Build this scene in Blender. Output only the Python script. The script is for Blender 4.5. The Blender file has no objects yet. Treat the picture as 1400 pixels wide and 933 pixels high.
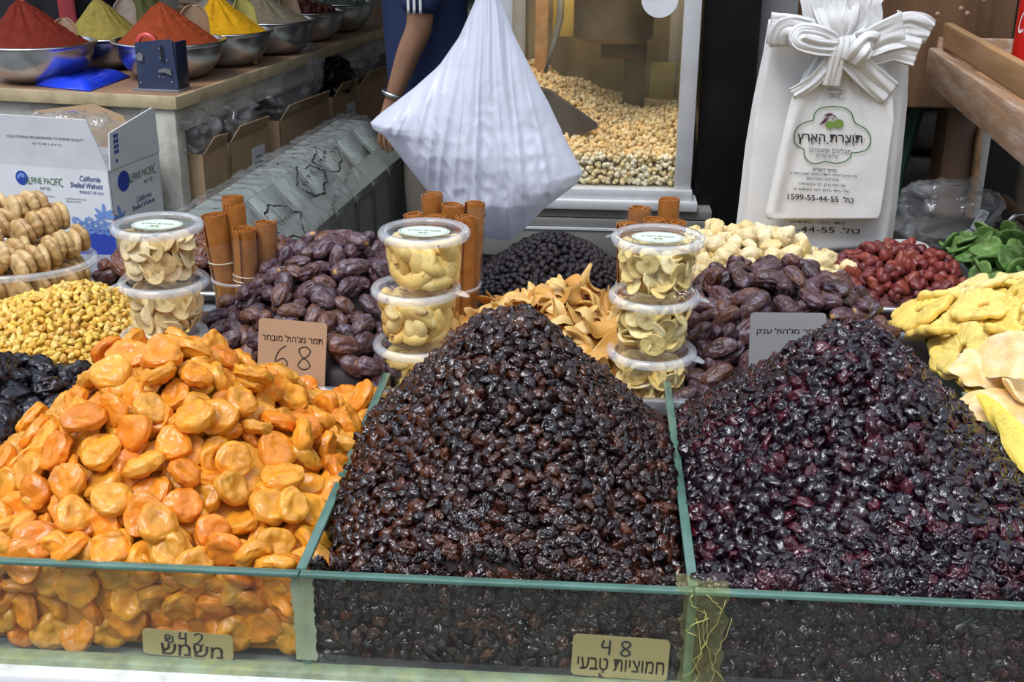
import bpy, bmesh, math, random
import numpy as np
from mathutils import Vector, Matrix, noise

# ---------------------------------------------------------------- camera, sky, exposure
SC = bpy.context.scene
COL = SC.collection
W, H, FPX = 1400.0, 933.0, 1626.5
YAW, PITCH, ROLL, EYE = 0.0687, 0.36746, 0.0066, 1.55


def cam_axes():
    cy, sy, cp, sp = math.cos(YAW), math.sin(YAW), math.cos(PITCH), math.sin(PITCH)
    f = np.array([-sy * cp, cy * cp, -sp])
    r = np.array([cy, sy, 0.0])
    u = np.cross(r, f)
    cr, sr = math.cos(ROLL), math.sin(ROLL)
    return np.array([r * cr + u * sr, -r * sr + u * cr, f])


AX = cam_axes()
EYEP = np.array([0.0, 0.0, EYE])


def ray(px, py):
    return AX.T @ np.array([(px - W / 2) / FPX, -(py - H / 2) / FPX, 1.0])


def atY(px, py, y):
    d = ray(px, py)
    return EYEP + d * (y / d[1])


def atZ(px, py, z):
    d = ray(px, py)
    return EYEP + d * ((z - EYE) / d[2])


def project(p):
    v = AX @ (np.asarray(p) - EYEP)
    return W / 2 + FPX * v[0] / v[2], H / 2 - FPX * v[1] / v[2], v[2]


cam = bpy.data.cameras.new('camera')
cam.sensor_width = 36.0
cam.lens = FPX / W * 36.0
cam.clip_start = 0.05
camo = bpy.data.objects.new('camera', cam)
COL.objects.link(camo)
mw = Matrix.Identity(4)
for i in range(3):
    mw[i][0], mw[i][1], mw[i][2] = AX[0][i], AX[1][i], -AX[2][i]
mw[0][3], mw[1][3], mw[2][3] = EYEP
camo.matrix_world = mw
SC.camera = camo

world = bpy.data.worlds.new('sky')
SC.world = world
world.use_nodes = True
_n = world.node_tree.nodes
_l = world.node_tree.links
_bg = _n['Background']
_tc = _n.new('ShaderNodeTexCoord')
_sx = _n.new('ShaderNodeSeparateXYZ')
_cr = _n.new('ShaderNodeValToRGB')
_l.new(_tc.outputs['Generated'], _sx.inputs[0])
_l.new(_sx.outputs['Z'], _cr.inputs[0])
_cr.color_ramp.elements[0].color = (0.13, 0.128, 0.125, 1)
_cr.color_ramp.elements[0].position = 0.0
_cr.color_ramp.elements[1].color = (0.92, 1.04, 1.25, 1)
_cr.color_ramp.elements[1].position = 0.60
_e = _cr.color_ramp.elements.new(0.12)
_e.color = (0.30, 0.31, 0.33, 1)
_l.new(_cr.outputs[0], _bg.inputs['Color'])
_bg.inputs['Strength'].default_value = 1.0

SC.view_settings.view_transform = 'Standard'
SC.view_settings.look = 'None'
SC.view_settings.gamma = 1.0
SC.view_settings.use_curve_mapping = False
SC.view_settings.exposure = 0.25
SC.cycles.max_bounces = 10
SC.cycles.transparent_max_bounces = 20
SC.cycles.caustics_reflective = False
SC.cycles.caustics_refractive = False
SC.cycles.sample_clamp_indirect = 6.0
SC.cycles.use_denoising = True

sun = bpy.data.lights.new('daylight', 'SUN')
sun.energy = 2.3
sun.angle = math.radians(26)
sun.color = (0.98, 0.98, 1.0)
suno = bpy.data.objects.new('daylight', sun)
COL.objects.link(suno)
suno.location = (-1, -1, 4)
suno.rotation_euler = Vector((0.28, 0.50, -1.0)).to_track_quat('-Z', 'Y').to_euler()


# ---------------------------------------------------------------- helpers
rnd = random.Random(11)


def link(o, parent=None):
    COL.objects.link(o)
    if parent is not None:
        o.parent = parent
    return o


def tag(o, label=None, cat=None, group=None, kind=None):
    for k, v in (('label', label), ('category', cat), ('group', group), ('kind', kind)):
        if v:
            o[k] = v
    return o


def thing(name, label, cat, loc=(0, 0, 0), rz=0.0, group=None):
    o = bpy.data.objects.new(name, None)
    COL.objects.link(o)
    o.empty_display_size = 0.02
    o.location = loc
    o.rotation_euler = (0, 0, rz)
    return tag(o, label, cat, group)


def mesh(name, V, F, mat=None, smooth=True, tint=None):
    me = bpy.data.meshes.new(name)
    V = np.asarray(V, dtype=np.float32).reshape(-1, 3)
    if isinstance(F, np.ndarray):
        nf, k = F.shape
        me.vertices.add(len(V))
        me.vertices.foreach_set('co', V.ravel())
        me.loops.add(nf * k)
        me.loops.foreach_set('vertex_index', F.ravel().astype(np.int32))
        me.polygons.add(nf)
        me.polygons.foreach_set('loop_start', np.arange(0, nf * k, k, dtype=np.int32))
        me.update(calc_edges=True)
        me.validate()
    else:
        me.from_pydata(V.tolist(), [], F)
        me.update()
    me.polygons.foreach_set('use_smooth', np.full(len(me.polygons), smooth, dtype=bool))
    if tint is not None:
        t = np.asarray(tint, dtype=np.float32)
        if t.ndim == 1:
            t = np.tile(t, (len(V), 1))
        at = me.color_attributes.new('tint', 'FLOAT_COLOR', 'POINT')
        at.data.foreach_set('color', np.concatenate([t, np.ones((len(V), 1), np.float32)], 1).ravel())
    if mat is not None:
        me.materials.append(mat)
    return me


def obj(name, me, parent=None, loc=None):
    o = bpy.data.objects.new(name, me)
    if loc is not None:
        o.location = loc
    return link(o, parent)


class Geo:
    """Collects shapes and links them as one mesh object."""

    def __init__(s):
        s.V, s.F = [], []

    def add(s, V, F, M=None):
        b = len(s.V)
        if M is not None:
            V = [tuple(M @ Vector(v)) for v in V]
        s.V.extend([tuple(v) for v in V])
        s.F.extend([tuple(b + i for i in f) for f in F])
        return s

    def box(s, c, size, bev=0.0, M=None, seg=2):
        bm = bmesh.new()
        bmesh.ops.create_cube(bm, size=1.0)
        for v in bm.verts:
            v.co = Vector((v.co.x * size[0], v.co.y * size[1], v.co.z * size[2]))
        if bev > 0:
            bmesh.ops.bevel(bm, geom=bm.edges[:], offset=bev, segments=seg, affect='EDGES', profile=0.5)
        bm.verts.index_update()
        V = [(v.co + Vector(c)) for v in bm.verts]
        F = [[v.index for v in f.verts] for f in bm.faces]
        bm.free()
        return s.add(V, F, M)

    def lathe(s, prof, n=40, M=None, cap=False, fn=None):
        V, F = [], []
        k = len(prof)
        for i in range(n):
            a = 2 * math.pi * i / n
            for (r, z) in prof:
                rr = r * (fn(a, z) if fn else 1.0)
                V.append((rr * math.cos(a), rr * math.sin(a), z))
        for i in range(n):
            j = (i + 1) % n
            for q in range(k - 1):
                F.append((i * k + q, j * k + q, j * k + q + 1, i * k + q + 1))
        if cap:
            F.append([i * k for i in range(n)][::-1])
            F.append([i * k + k - 1 for i in range(n)])
        return s.add(V, F, M)

    def tube(s, path, r, n=10, M=None, closed=False):
        P = [Vector(p) for p in path]
        m = len(P)
        R = r if isinstance(r, (list, tuple)) else [r] * m
        V, F = [], []
        up = None
        for i in range(m):
            a = P[(i - 1) % m] if (closed or i > 0) else P[i]
            b = P[(i + 1) % m] if (closed or i < m - 1) else P[i]
            t = (b - a).normalized()
            if up is None:
                up = t.orthogonal().normalized()
            up = (up - t * up.dot(t))
            up = up.normalized() if up.length > 1e-6 else t.orthogonal().normalized()
            sd = t.cross(up)
            for j in range(n):
                q = 2 * math.pi * j / n
                V.append(P[i] + (up * math.cos(q) + sd * math.sin(q)) * R[i])
        for i in range(m if closed else m - 1):
            i2 = (i + 1) % m
            for j in range(n):
                j2 = (j + 1) % n
                F.append((i * n + j, i * n + j2, i2 * n + j2, i2 * n + j))
        if not closed:
            F.append(list(range(n))[::-1])
            F.append([(m - 1) * n + j for j in range(n)])
        return s.add(V, F, M)

    def prism(s, poly, z0, z1, M=None):
        n = len(poly)
        V = [(x, y, z0) for x, y in poly] + [(x, y, z1) for x, y in poly]
        F = [list(range(n))[::-1], [n + i for i in range(n)]]
        for i in range(n):
            j = (i + 1) % n
            F.append((i, j, n + j, n + i))
        return s.add(V, F, M)

    def grid(s, fn, nu, nv, closed_u=False):
        V = [fn(i / (nu if closed_u else nu - 1), j / (nv - 1)) for j in range(nv) for i in range(nu)]
        F = []
        for j in range(nv - 1):
            for i in range(nu if closed_u else nu - 1):
                i2 = (i + 1) % nu
                F.append((j * nu + i, j * nu + i2, (j + 1) * nu + i2, (j + 1) * nu + i))
        return s.add(V, F)

    def make(s, name, mat, parent=None, smooth=False, loc=None, auto=35, solid=0.0, sub=0):
        me = mesh(name, s.V, s.F, mat, True)
        o = obj(name, me, parent, loc)
        bm = bmesh.new()
        bm.from_mesh(me)
        bmesh.ops.recalc_face_normals(bm, faces=bm.faces[:])
        if not smooth:
            lim = math.radians(auto)
            for e in bm.edges:
                if len(e.link_faces) == 2 and e.calc_face_angle(0) > lim:
                    e.smooth = False
        bm.to_mesh(me)
        bm.free()
        if solid:
            m = o.modifiers.new('thickness', 'SOLIDIFY')
            m.thickness = solid
            m.offset = 0
        if sub:
            m = o.modifiers.new('smooth', 'SUBSURF')
            m.levels = m.render_levels = sub
        return o


def frame(origin, ux, uy=None, uz=None):
    """Matrix with the given local axes (ux and one other)."""
    ux = Vector(ux).normalized()
    if uz is None:
        uy = Vector(uy).normalized()
        uz = ux.cross(uy).normalized()
        uy = uz.cross(ux)
    else:
        uz = Vector(uz).normalized()
        uy = uz.cross(ux).normalized()
        ux = uy.cross(uz)
    m = Matrix.Identity(4)
    for i in range(3):
        m[i][0], m[i][1], m[i][2], m[i][3] = ux[i], uy[i], uz[i], origin[i]
    return m


def RZ(a):
    return Matrix.Rotation(a, 4, 'Z')


def TR(x, y, z):
    return Matrix.Translation((x, y, z))


# ---------------------------------------------------------------- materials
def mat(name, col, rough=0.5, var=0.0, scale=20.0, bump=0.0, bscale=60.0, spec=0.5, metal=0.0, sss=0.0, sssr=(1, .4, .15),
        tint=False, dirt=None, dscale=4.0, damt=0.5, coat=0.0, trans=0.0, detail=4.0, island=0.0, stretch=None):
    m = bpy.data.materials.new(name)
    m.use_nodes = True
    nt = m.node_tree
    N, L = nt.nodes, nt.links
    b = N['Principled BSDF']
    b.inputs['Roughness'].default_value = rough
    b.inputs['Specular IOR Level'].default_value = spec
    b.inputs['Metallic'].default_value = metal
    if coat:
        b.inputs['Coat Weight'].default_value = coat
        b.inputs['Coat Roughness'].default_value = 0.12
    if sss:
        b.inputs['Subsurface Weight'].default_value = sss
        b.inputs['Subsurface Radius'].default_value = sssr
        b.inputs['Subsurface Scale'].default_value = 0.006
    tc = N.new('ShaderNodeTexCoord')
    co = tc.outputs['Object']
    if stretch:
        mp = N.new('ShaderNodeMapping')
        mp.inputs['Scale'].default_value = stretch
        L.new(co, mp.inputs[0])
        co = mp.outputs[0]
    if tint:
        a = N.new('ShaderNodeAttribute')
        a.attribute_name = 'tint'
        src = a.outputs['Color']
    else:
        r = N.new('ShaderNodeRGB')
        r.outputs[0].default_value = (*col, 1)
        src = r.outputs[0]
    if var:
        nz = N.new('ShaderNodeTexNoise')
        nz.inputs['Scale'].default_value = scale
        nz.inputs['Detail'].default_value = detail
        L.new(co, nz.inputs['Vector'])
        mr = N.new('ShaderNodeMapRange')
        mr.inputs['From Min'].default_value = 0.3
        mr.inputs['From Max'].default_value = 0.7
        mr.inputs['To Min'].default_value = 1 - var
        mr.inputs['To Max'].default_value = 1 + var
        L.new(nz.outputs['Fac'], mr.inputs['Value'])
        mx = N.new('ShaderNodeVectorMath')
        mx.operation = 'SCALE'
        L.new(src, mx.inputs[0])
        L.new(mr.outputs[0], mx.inputs['Scale'])
        src = mx.outputs[0]
    if island:
        oi = N.new('ShaderNodeObjectInfo')
        mr = N.new('ShaderNodeMapRange')
        mr.inputs['To Min'].default_value = 1 - island
        mr.inputs['To Max'].default_value = 1 + island
        L.new(oi.outputs['Random'], mr.inputs['Value'])
        mx = N.new('ShaderNodeVectorMath')
        mx.operation = 'SCALE'
        L.new(src, mx.inputs[0])
        L.new(mr.outputs[0], mx.inputs['Scale'])
        src = mx.outputs[0]
    if dirt:
        nz = N.new('ShaderNodeTexNoise')
        nz.inputs['Scale'].default_value = dscale
        nz.inputs['Detail'].default_value = 8
        nz.inputs['Roughness'].default_value = 0.7
        L.new(co, nz.inputs['Vector'])
        mr = N.new('ShaderNodeMapRange')
        mr.inputs['From Min'].default_value = 0.48
        mr.inputs['From Max'].default_value = 0.72
        mr.inputs['To Max'].default_value = damt
        L.new(nz.outputs['Fac'], mr.inputs['Value'])
        mx = N.new('ShaderNodeMix')
        mx.data_type = 'RGBA'
        L.new(mr.outputs[0], mx.inputs['Factor'])
        L.new(src, mx.inputs['A'])
        mx.inputs['B'].default_value = (*dirt, 1)
        src = mx.outputs['Result']
    L.new(src, b.inputs['Base Color'])
    if bump:
        nz = N.new('ShaderNodeTexNoise')
        nz.inputs['Scale'].default_value = bscale
        nz.inputs['Detail'].default_value = 5
        L.new(co, nz.inputs['Vector'])
        bp = N.new('ShaderNodeBump')
        bp.inputs['Strength'].default_value = bump
        bp.inputs['Distance'].default_value = 0.004
        L.new(nz.outputs['Fac'], bp.inputs['Height'])
        L.new(bp.outputs[0], b.inputs['Normal'])
    if trans:
        t = N.new('ShaderNodeBsdfTranslucent')
        L.new(src, t.inputs['Color'])
        ms = N.new('ShaderNodeMixShader')
        ms.inputs[0].default_value = trans
        L.new(b.outputs[0], ms.inputs[1])
        L.new(t.outputs[0], ms.inputs[2])
        L.new(ms.outputs[0], N['Material Output'].inputs['Surface'])
    return m


def clear_mat(name, tintc=(0.97, 0.98, 0.98), gloss=1.0, rough=0.05, ior=1.45, milky=0.0, mcol=(.8, .8, .8), bump=0.0, bscale=30.0, spots=0.0):
    """Thin clear plastic or glass: what is behind shows through, tinted, under a mirror sheen; milky adds a scattering film."""
    m = bpy.data.materials.new(name)
    m.use_nodes = True
    nt = m.node_tree
    N, L = nt.nodes, nt.links
    N.remove(N['Principled BSDF'])
    t = N.new('ShaderNodeBsdfTransparent')
    t.inputs['Color'].default_value = (*tintc, 1)
    g = N.new('ShaderNodeBsdfGlossy')
    g.inputs['Roughness'].default_value = rough
    g.inputs['Color'].default_value = (gloss, gloss, gloss, 1)
    f = N.new('ShaderNodeFresnel')
    f.inputs['IOR'].default_value = ior
    out = t.outputs[0]
    tc = N.new('ShaderNodeTexCoord')
    if milky:
        d = N.new('ShaderNodeBsdfDiffuse')
        d.inputs['Color'].default_value = (*mcol, 1)
        ms = N.new('ShaderNodeMixShader')
        ms.inputs[0].default_value = milky
        if spots:
            nz = N.new('ShaderNodeTexNoise')
            nz.inputs['Scale'].default_value = spots
            nz.inputs['Detail'].default_value = 6
            L.new(tc.outputs['Object'], nz.inputs['Vector'])
            mr = N.new('ShaderNodeMapRange')
            mr.inputs['From Min'].default_value = 0.35
            mr.inputs['From Max'].default_value = 0.75
            mr.inputs['To Min'].default_value = milky * 0.3
            mr.inputs['To Max'].default_value = min(1, milky * 2)
            L.new(nz.outputs['Fac'], mr.inputs['Value'])
            L.new(mr.outputs[0], ms.inputs[0])
        L.new(out, ms.inputs[1])
        L.new(d.outputs[0], ms.inputs[2])
        out = ms.outputs[0]
    ms = N.new('ShaderNodeMixShader')
    gm = N.new('ShaderNodeNewGeometry')
    fr = N.new('ShaderNodeMath')                     # sheen on outer faces only: the wall is too thin to bend light
    fr.operation = 'MULTIPLY'
    inv = N.new('ShaderNodeMath')
    inv.operation = 'SUBTRACT'
    inv.inputs[0].default_value = 1.0
    L.new(gm.outputs['Backfacing'], inv.inputs[1])
    L.new(f.outputs[0], fr.inputs[0])
    L.new(inv.outputs[0], fr.inputs[1])
    L.new(fr.outputs[0], ms.inputs[0])
    L.new(out, ms.inputs[1])
    L.new(g.outputs[0], ms.inputs[2])
    if bump:
        nz = N.new('ShaderNodeTexNoise')
        nz.inputs['Scale'].default_value = bscale
        nz.inputs['Detail'].default_value = 3
        L.new(tc.outputs['Object'], nz.inputs['Vector'])
        bp = N.new('ShaderNodeBump')
        bp.inputs['Strength'].default_value = bump
        bp.inputs['Distance'].default_value = 0.01
        L.new(nz.outputs['Fac'], bp.inputs['Height'])
        L.new(bp.outputs[0], g.inputs['Normal'])
        L.new(bp.outputs[0], f.inputs['Normal'])
    L.new(ms.outputs[0], N['Material Output'].inputs['Surface'])
    return m


# ---------------------------------------------------------------- small food shapes
_ICO = {}


def ico(n):
    if n not in _ICO:
        bm = bmesh.new()
        bmesh.ops.create_icosphere(bm, subdivisions=n, radius=1.0)
        bm.verts.index_update()
        _ICO[n] = (np.array([v.co for v in bm.verts]), np.array([[v.index for v in f.verts] for f in bm.faces]))
        bm.free()
    return _ICO[n]


def nz(P, s, seed, octv=3):
    off = Vector((seed * 7.31, seed * 3.17, seed * 1.73))
    return np.array([noise.fractal(Vector(p) * s + off, 0.9, 2.0, octv) for p in P])


def ridge(P, s, seed):
    off = Vector((seed * 5.31, seed * 2.17, seed * 9.73))
    return np.array([1 - abs(noise.noise(Vector(p) * s + off)) * 2 for p in P])


def apricot_shape(seed, lod=4):
    r = random.Random(seed)
    P, F = ico(lod)
    x, y, z = P[:, 0].copy(), P[:, 1].copy(), P[:, 2].copy()
    rad = np.sqrt(x * x + y * y)
    zz = np.sign(z) * np.abs(z) ** 0.85 * r.uniform(.36, .48)
    dent = r.uniform(.14, .30)
    dx, dy = r.uniform(-.15, .15), r.uniform(-.15, .15)
    g = np.exp(-(((x - dx) ** 2 + (y - dy) ** 2) / .22))
    zz = zz - np.where(z > 0, 1, .35 * r.random()) * dent * g * np.where(z > 0, 1, -1)
    seam = np.exp(-(z / .16) ** 2)
    a = np.arctan2(y, x)
    k = 1 + .06 * np.cos(2 * a + r.random() * 6) + .05 * np.cos(3 * a + r.random() * 6) - .05 * seam
    w = nz(P, 1.6, seed, 3)
    k = k + .07 * w
    x, y = x * k, y * k * r.uniform(.84, .98)
    bend = r.uniform(-.18, .22)
    zz = zz + bend * x * x + .13 * nz(P, 1.9, seed + 50, 3) + r.uniform(-.1, .1) * x * y
    wr = ridge(P * np.array([1, 1, .4]), 4.0, seed)
    wr2 = ridge(P * np.array([1, 1, .5]), 8.5, seed + 3)
    zz = zz + np.sign(z) * (.024 * wr + .006 * wr2)
    V = np.stack([x, y, zz], 1) * .0218
    t = nz(P, 1.2, seed + 9, 3)
    e = np.clip(rad, 0, 1)[:, None]
    base = np.array([(.74, .310, .026), (.77, .275, .020), (.70, .325, .038), (.68, .215, .016)][seed % 4])
    col = base * (1 + .22 * t[:, None]) * (1.04 - .10 * e)
    spot = np.clip(nz(P, 3.0, seed + 77, 2) - .42, 0, 1)[:, None] * 1.6
    col = col * (1 - spot) + np.array((.52, .19, .03)) * spot
    return V, F, np.clip(col, 0, 1)


def wrinkled(seed, size, lod, amp=.22, freq=2.2, fine=.08, pal=((.05, .01, .01),), dark=.55):
    r = random.Random(seed)
    P, F = ico(lod)
    rg = ridge(P, freq, seed)
    fn = ridge(P, freq * 2.3, seed + 31)
    lo = nz(P, 1.1, seed + 5, 2)
    k = 1 + amp * (rg - .6) + fine * (fn - .5) + .22 * lo
    V = P * k[:, None] * np.array(size)[None]
    V[:, 2] += size[0] * .35 * (P[:, 0] ** 2 - .3) * r.uniform(-1, 1) + size[0] * .2 * P[:, 0] * P[:, 1] * r.uniform(-1, 1)
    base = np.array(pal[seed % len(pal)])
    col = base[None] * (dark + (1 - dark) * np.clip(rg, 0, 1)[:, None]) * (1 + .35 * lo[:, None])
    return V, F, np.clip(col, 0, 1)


CRAN = [(.030, .0080, .006), (.018, .0055, .0050), (.050, .013, .006), (.013, .005, .0055), (.075, .021, .008), (.024, .007, .006), (.015, .007, .006)]
PURP = [(.022, .0055, .010), (.014, .005, .009), (.038, .0065, .012), (.012, .005, .009), (.062, .007, .014), (.017, .0055, .011), (.011, .005, .009)]
GOLD = [(.80, .52, .09), (.72, .42, .06), (.83, .58, .16), (.66, .36, .06), (.82, .55, .10), (.74, .47, .10)]
BLK = [(.020, .013, .016), (.015, .010, .013), (.030, .018, .020), (.018, .012, .018)]


def cran_shape(seed, lod, pal=CRAN, s=.0080):
    r = random.Random(seed * 3 + 1)
    return wrinkled(seed, (s * r.uniform(.95, 1.35), s * r.uniform(.7, .95), s * r.uniform(.42, .68)), lod, .52, 1.55, .26, pal, .6)


def gold_shape(seed, lod):
    r = random.Random(seed)
    return wrinkled(seed, (.0072 * r.uniform(.85, 1.15), .0052, .0042), lod, .16, 2.4, .06, GOLD, .8)


def black_shape(seed, lod):
    r = random.Random(seed)
    return wrinkled(seed, (.0068 * r.uniform(.85, 1.15), .0056, .0050), lod, .22, 2.6, .08, BLK, .7)


def date_shape(seed, lod=4, pal=((.080, .030, .024), (.095, .046, .046), (.062, .027, .029), (.130, .052, .026)), L=.024, R=.0125):
    r = random.Random(seed)
    P, F = ico(lod)
    x, y, z = P[:, 0], P[:, 1], P[:, 2]
    a = np.arctan2(z, y)
    off = Vector((seed * 3.1, 0, 0))
    ln = np.array([1 - 2 * abs(noise.noise(Vector((px * 1.3, math.cos(q) * 2.3, math.sin(q) * 2.3)) + off)) for px, q in zip(x, a)])
    fn = np.array([1 - 2 * abs(noise.noise(Vector((px * 2.6, math.cos(q) * 5.5, math.sin(q) * 5.5)) + off)) for px, q in zip(x, a)])
    lo = nz(P, 1.0, seed + 3, 2)
    rad = (1 + .20 * (ln - .4) + .13 * (fn - .4) + .16 * lo)
    end = (1 - np.abs(x) ** 3 * .06)
    V = np.stack([np.sign(x) * np.abs(x) ** .9 * L * r.uniform(.92, 1.08) * end, y * R * rad * (1 + .1 * x), z * R * rad * .92], 1)
    V[:, 2] += .0018 * (x ** 2) * r.choice((-1, 1))
    base = np.array(pal[seed % len(pal)])
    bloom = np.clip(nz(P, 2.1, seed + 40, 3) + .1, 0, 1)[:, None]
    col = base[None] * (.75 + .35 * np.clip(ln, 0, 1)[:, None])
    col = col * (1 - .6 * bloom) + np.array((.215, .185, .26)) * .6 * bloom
    cap = np.exp(-((x - 1) / .035) ** 2)[:, None] * (seed % 4 == 1)
    col = col * (1 - cap) + np.array((.55, .30, .09)) * cap
    return V, F, np.clip(col, 0, 1)


def prune_shape(seed, lod=4):
    return wrinkled(seed, (.024, .020, .015), lod, .22, 1.9, .10, [(.010, .009, .014), (.014, .011, .018), (.020, .012, .016)], .6)


def fig_shape(seed, lod=4):
    r = random.Random(seed)
    P, F = ico(lod)
    x, y, z = P[:, 0], P[:, 1], P[:, 2]
    a = np.arctan2(y, x)
    rad = np.sqrt(x * x + y * y)
    pl = np.array([noise.noise(Vector((math.cos(q) * 4, math.sin(q) * 4, seed * 3.3))) for q in a])
    k = 1 + .06 * pl + .06 * np.cos(2 * a + r.random() * 6)
    zz = np.sign(z) * np.abs(z) ** .7 * .36
    zz = zz - np.sign(z) * .10 * np.exp(-(rad / .22) ** 2) + .05 * pl * rad * np.sign(z)
    V = np.stack([x * k, y * k, zz], 1) * .0235
    col = np.array([(.52, .345, .145), (.57, .39, .18), (.46, .29, .12)][seed % 3])[None] * (1 + .35 * pl[:, None]) * (1 - .45 * np.exp(-(rad / .2) ** 2))[:, None]
    blot = np.clip(nz(P, 2.0, seed + 9, 3) - .25, 0, 1)[:, None] * .9
    col = col * (1 - blot) + np.array((.33, .15, .07)) * blot
    return V, F, np.clip(col, 0, 1)


def ring_shape(seed, R=.036, hole=.0055, th=.0065, pal=((.80, .60, .17), (.79, .56, .13), (.81, .65, .27))):
    """Candied pineapple slice: scalloped outline, a small core hole, radial fibres, sugar grain."""
    r = random.Random(seed)
    nu, nv = 72, 20
    ph = r.random() * 6
    lob = r.choice((9, 10, 11))
    V, C = [], []
    base = np.array(pal[seed % len(pal)])
    for i in range(nu):
        a = 2 * math.pi * i / nu
        out = R * (1 - .04 + .11 * abs(math.sin(a * lob / 2 + ph)) + .05 * noise.noise(Vector((math.cos(a) * 1.5, math.sin(a) * 1.5, seed))))
        for j in range(nv):
            q = 2 * math.pi * j / nv
            c = (math.cos(q))
            s_ = math.sin(q)
            mid, half = (out + hole) / 2, (out - hole) / 2
            rr = mid + half * math.copysign(abs(c) ** .45, c)
            fib = noise.noise(Vector((math.cos(a) * 6, math.sin(a) * 6, rr * 60 + seed)))
            grain = noise.noise(Vector((math.cos(a) * rr, math.sin(a) * rr, s_ * .01)) * 260 + Vector((seed, 0, 0)))
            z = th * math.copysign(abs(s_) ** .6, s_) * (1 + .50 * fib + .25 * grain) + .10 * rr * math.sin(a * 2 + ph) + .0035 * noise.noise(Vector((math.cos(a) * rr * 40, math.sin(a) * rr * 40, seed * 2.0)))
            V.append((rr * math.cos(a), rr * math.sin(a), z))
            C.append(base * (1 + .16 * fib + .12 * grain))
    F = []
    for i in range(nu):
        i2 = (i + 1) % nu
        for j in range(nv):
            j2 = (j + 1) % nv
            F.append((i * nv + j, i2 * nv + j, i2 * nv + j2, i * nv + j2))
    return np.array(V), np.array(F), np.clip(np.array(C), 0, 1)


def slab_shape(seed, L, Wd, th, curl, pal, rag=.25, nu=26, nv=14, pale=None):
    """A curled dried slice: closed thin slab with a ragged outline."""
    r = random.Random(seed)
    base = np.array(pal[seed % len(pal)])
    c1, c2, tw = r.uniform(.3, 1) * curl * r.choice((-1, 1)), r.uniform(-.6, .6) * curl, r.uniform(-.8, .8)
    V, C = [], []
    for s_ in (1, -1):
        for j in range(nv):
            v = j / (nv - 1) * 2 - 1
            for i in range(nu):
                u = i / (nu - 1) * 2 - 1
                m = max(abs(u), abs(v), 1e-6)
                d = math.hypot(u, v)
                uu, vv = u * (m / d if d else 1), v * (m / d if d else 1)
                an = math.atan2(vv, uu)
                k = 1 + rag * noise.noise(Vector((math.cos(an) * 1.8, math.sin(an) * 1.8, seed * 1.9)))
                x, y = uu * L / 2 * k, vv * Wd / 2 * k
                edge = max(0.0, 1 - m ** 6)
                wob = noise.noise(Vector((x * 45, y * 45, seed * 3.0)))
                z = s_ * th / 2 * edge ** .5 * (1 + .25 * wob) + c1 * (x / L * 2) ** 2 * L * .22 + c2 * (y / Wd * 2) ** 2 * Wd * .25 + tw * x * y / L + .12 * th * wob * 3
                z += .30 * Wd * .12 * noise.noise(Vector((x * 60, y * 60, seed * 7.0)))
                V.append((x, y, z))
                cc = base * (1 + .25 * wob)
                if pale is not None:
                    q = min(1, max(0, noise.noise(Vector((x * 70, y * 70, seed + 3.0))) * 1.2 + .45))
                    cc = cc * (1 - q) + np.array(pale) * q
                C.append(cc)
    F = []
    n = nu * nv
    for j in range(nv - 1):
        for i in range(nu - 1):
            a, b, c, d = j * nu + i, j * nu + i + 1, (j + 1) * nu + i + 1, (j + 1) * nu + i
            F.append((a, b, c, d))
            F.append((n + d, n + c, n + b, n + a))
    bd = [i for i in range(nu)] + [j * nu + nu - 1 for j in range(1, nv)] + [(nv - 1) * nu + i for i in range(nu - 2, -1, -1)] + [j * nu for j in range(nv - 2, 0, -1)]
    for k in range(len(bd)):
        a, b = bd[k], bd[(k + 1) % len(bd)]
        F.append((b, a, n + a, n + b))
    return np.array(V), np.array(F), np.clip(np.array(C), 0, 1)


def chunk_shape(seed, lod=3, s=.0145, pal=((.74, .60, .33), (.76, .64, .40), (.72, .55, .26))):
    r = random.Random(seed)
    P, F = ico(lod)
    p = 3.2
    k = (np.abs(P) ** p).sum(1) ** (-1 / p)
    V = P * k[:, None]
    w = nz(P, 1.4, seed, 3)
    V = V * (1 + .22 * w[:, None]) * np.array([1.15 * r.uniform(.85, 1.15), r.uniform(.75, 1.0), r.uniform(.55, .85)]) * s
    V = V + P * (nz(P, 7, seed + 4, 2) * .05 * s)[:, None]
    col = np.array(pal[seed % len(pal)])[None] * (1 + .12 * w[:, None])
    return V, F, np.clip(col, 0, 1)


def cherry_shape(seed, lod=3):
    r = random.Random(seed)
    return wrinkled(seed, (.0118 * r.uniform(.85, 1.3), .0098, .0088), lod, .13, 2.2, .05, [(.215, .038, .030), (.165, .030, .028), (.25, .055, .033), (.13, .026, .028)], .75)


def kiwi_shape(seed, lod=4):
    r = random.Random(seed)
    P, F = ico(lod)
    x, y, z = P[:, 0], P[:, 1], P[:, 2]
    rad = np.sqrt(x * x + y * y)
    a = np.arctan2(y, x)
    zz = np.sign(z) * np.abs(z) ** .45 * .15 - np.sign(z) * .04 * np.exp(-(rad / .4) ** 2)
    k = 1 + .05 * np.cos(2 * a + r.random() * 6) + .05 * nz(P, 1.5, seed, 2)
    ray_ = np.array([noise.noise(Vector((math.cos(q) * 5, math.sin(q) * 5, seed))) for q in a])
    zz = zz + .22 * x * x * r.uniform(-1, 1) + .03 * ray_
    V = np.stack([x * k, y * k * .85, zz], 1) * .025
    col = np.array([(.115, .215, .055), (.15, .255, .075), (.09, .18, .045)][seed % 3])[None] * (1 + .75 * ray_[:, None])
    c = np.exp(-(rad / .25) ** 2)[:, None]
    col = col * (1 - .5 * c) + np.array((.50, .62, .30)) * .5 * c
    return V, F, np.clip(col, 0, 1)


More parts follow.
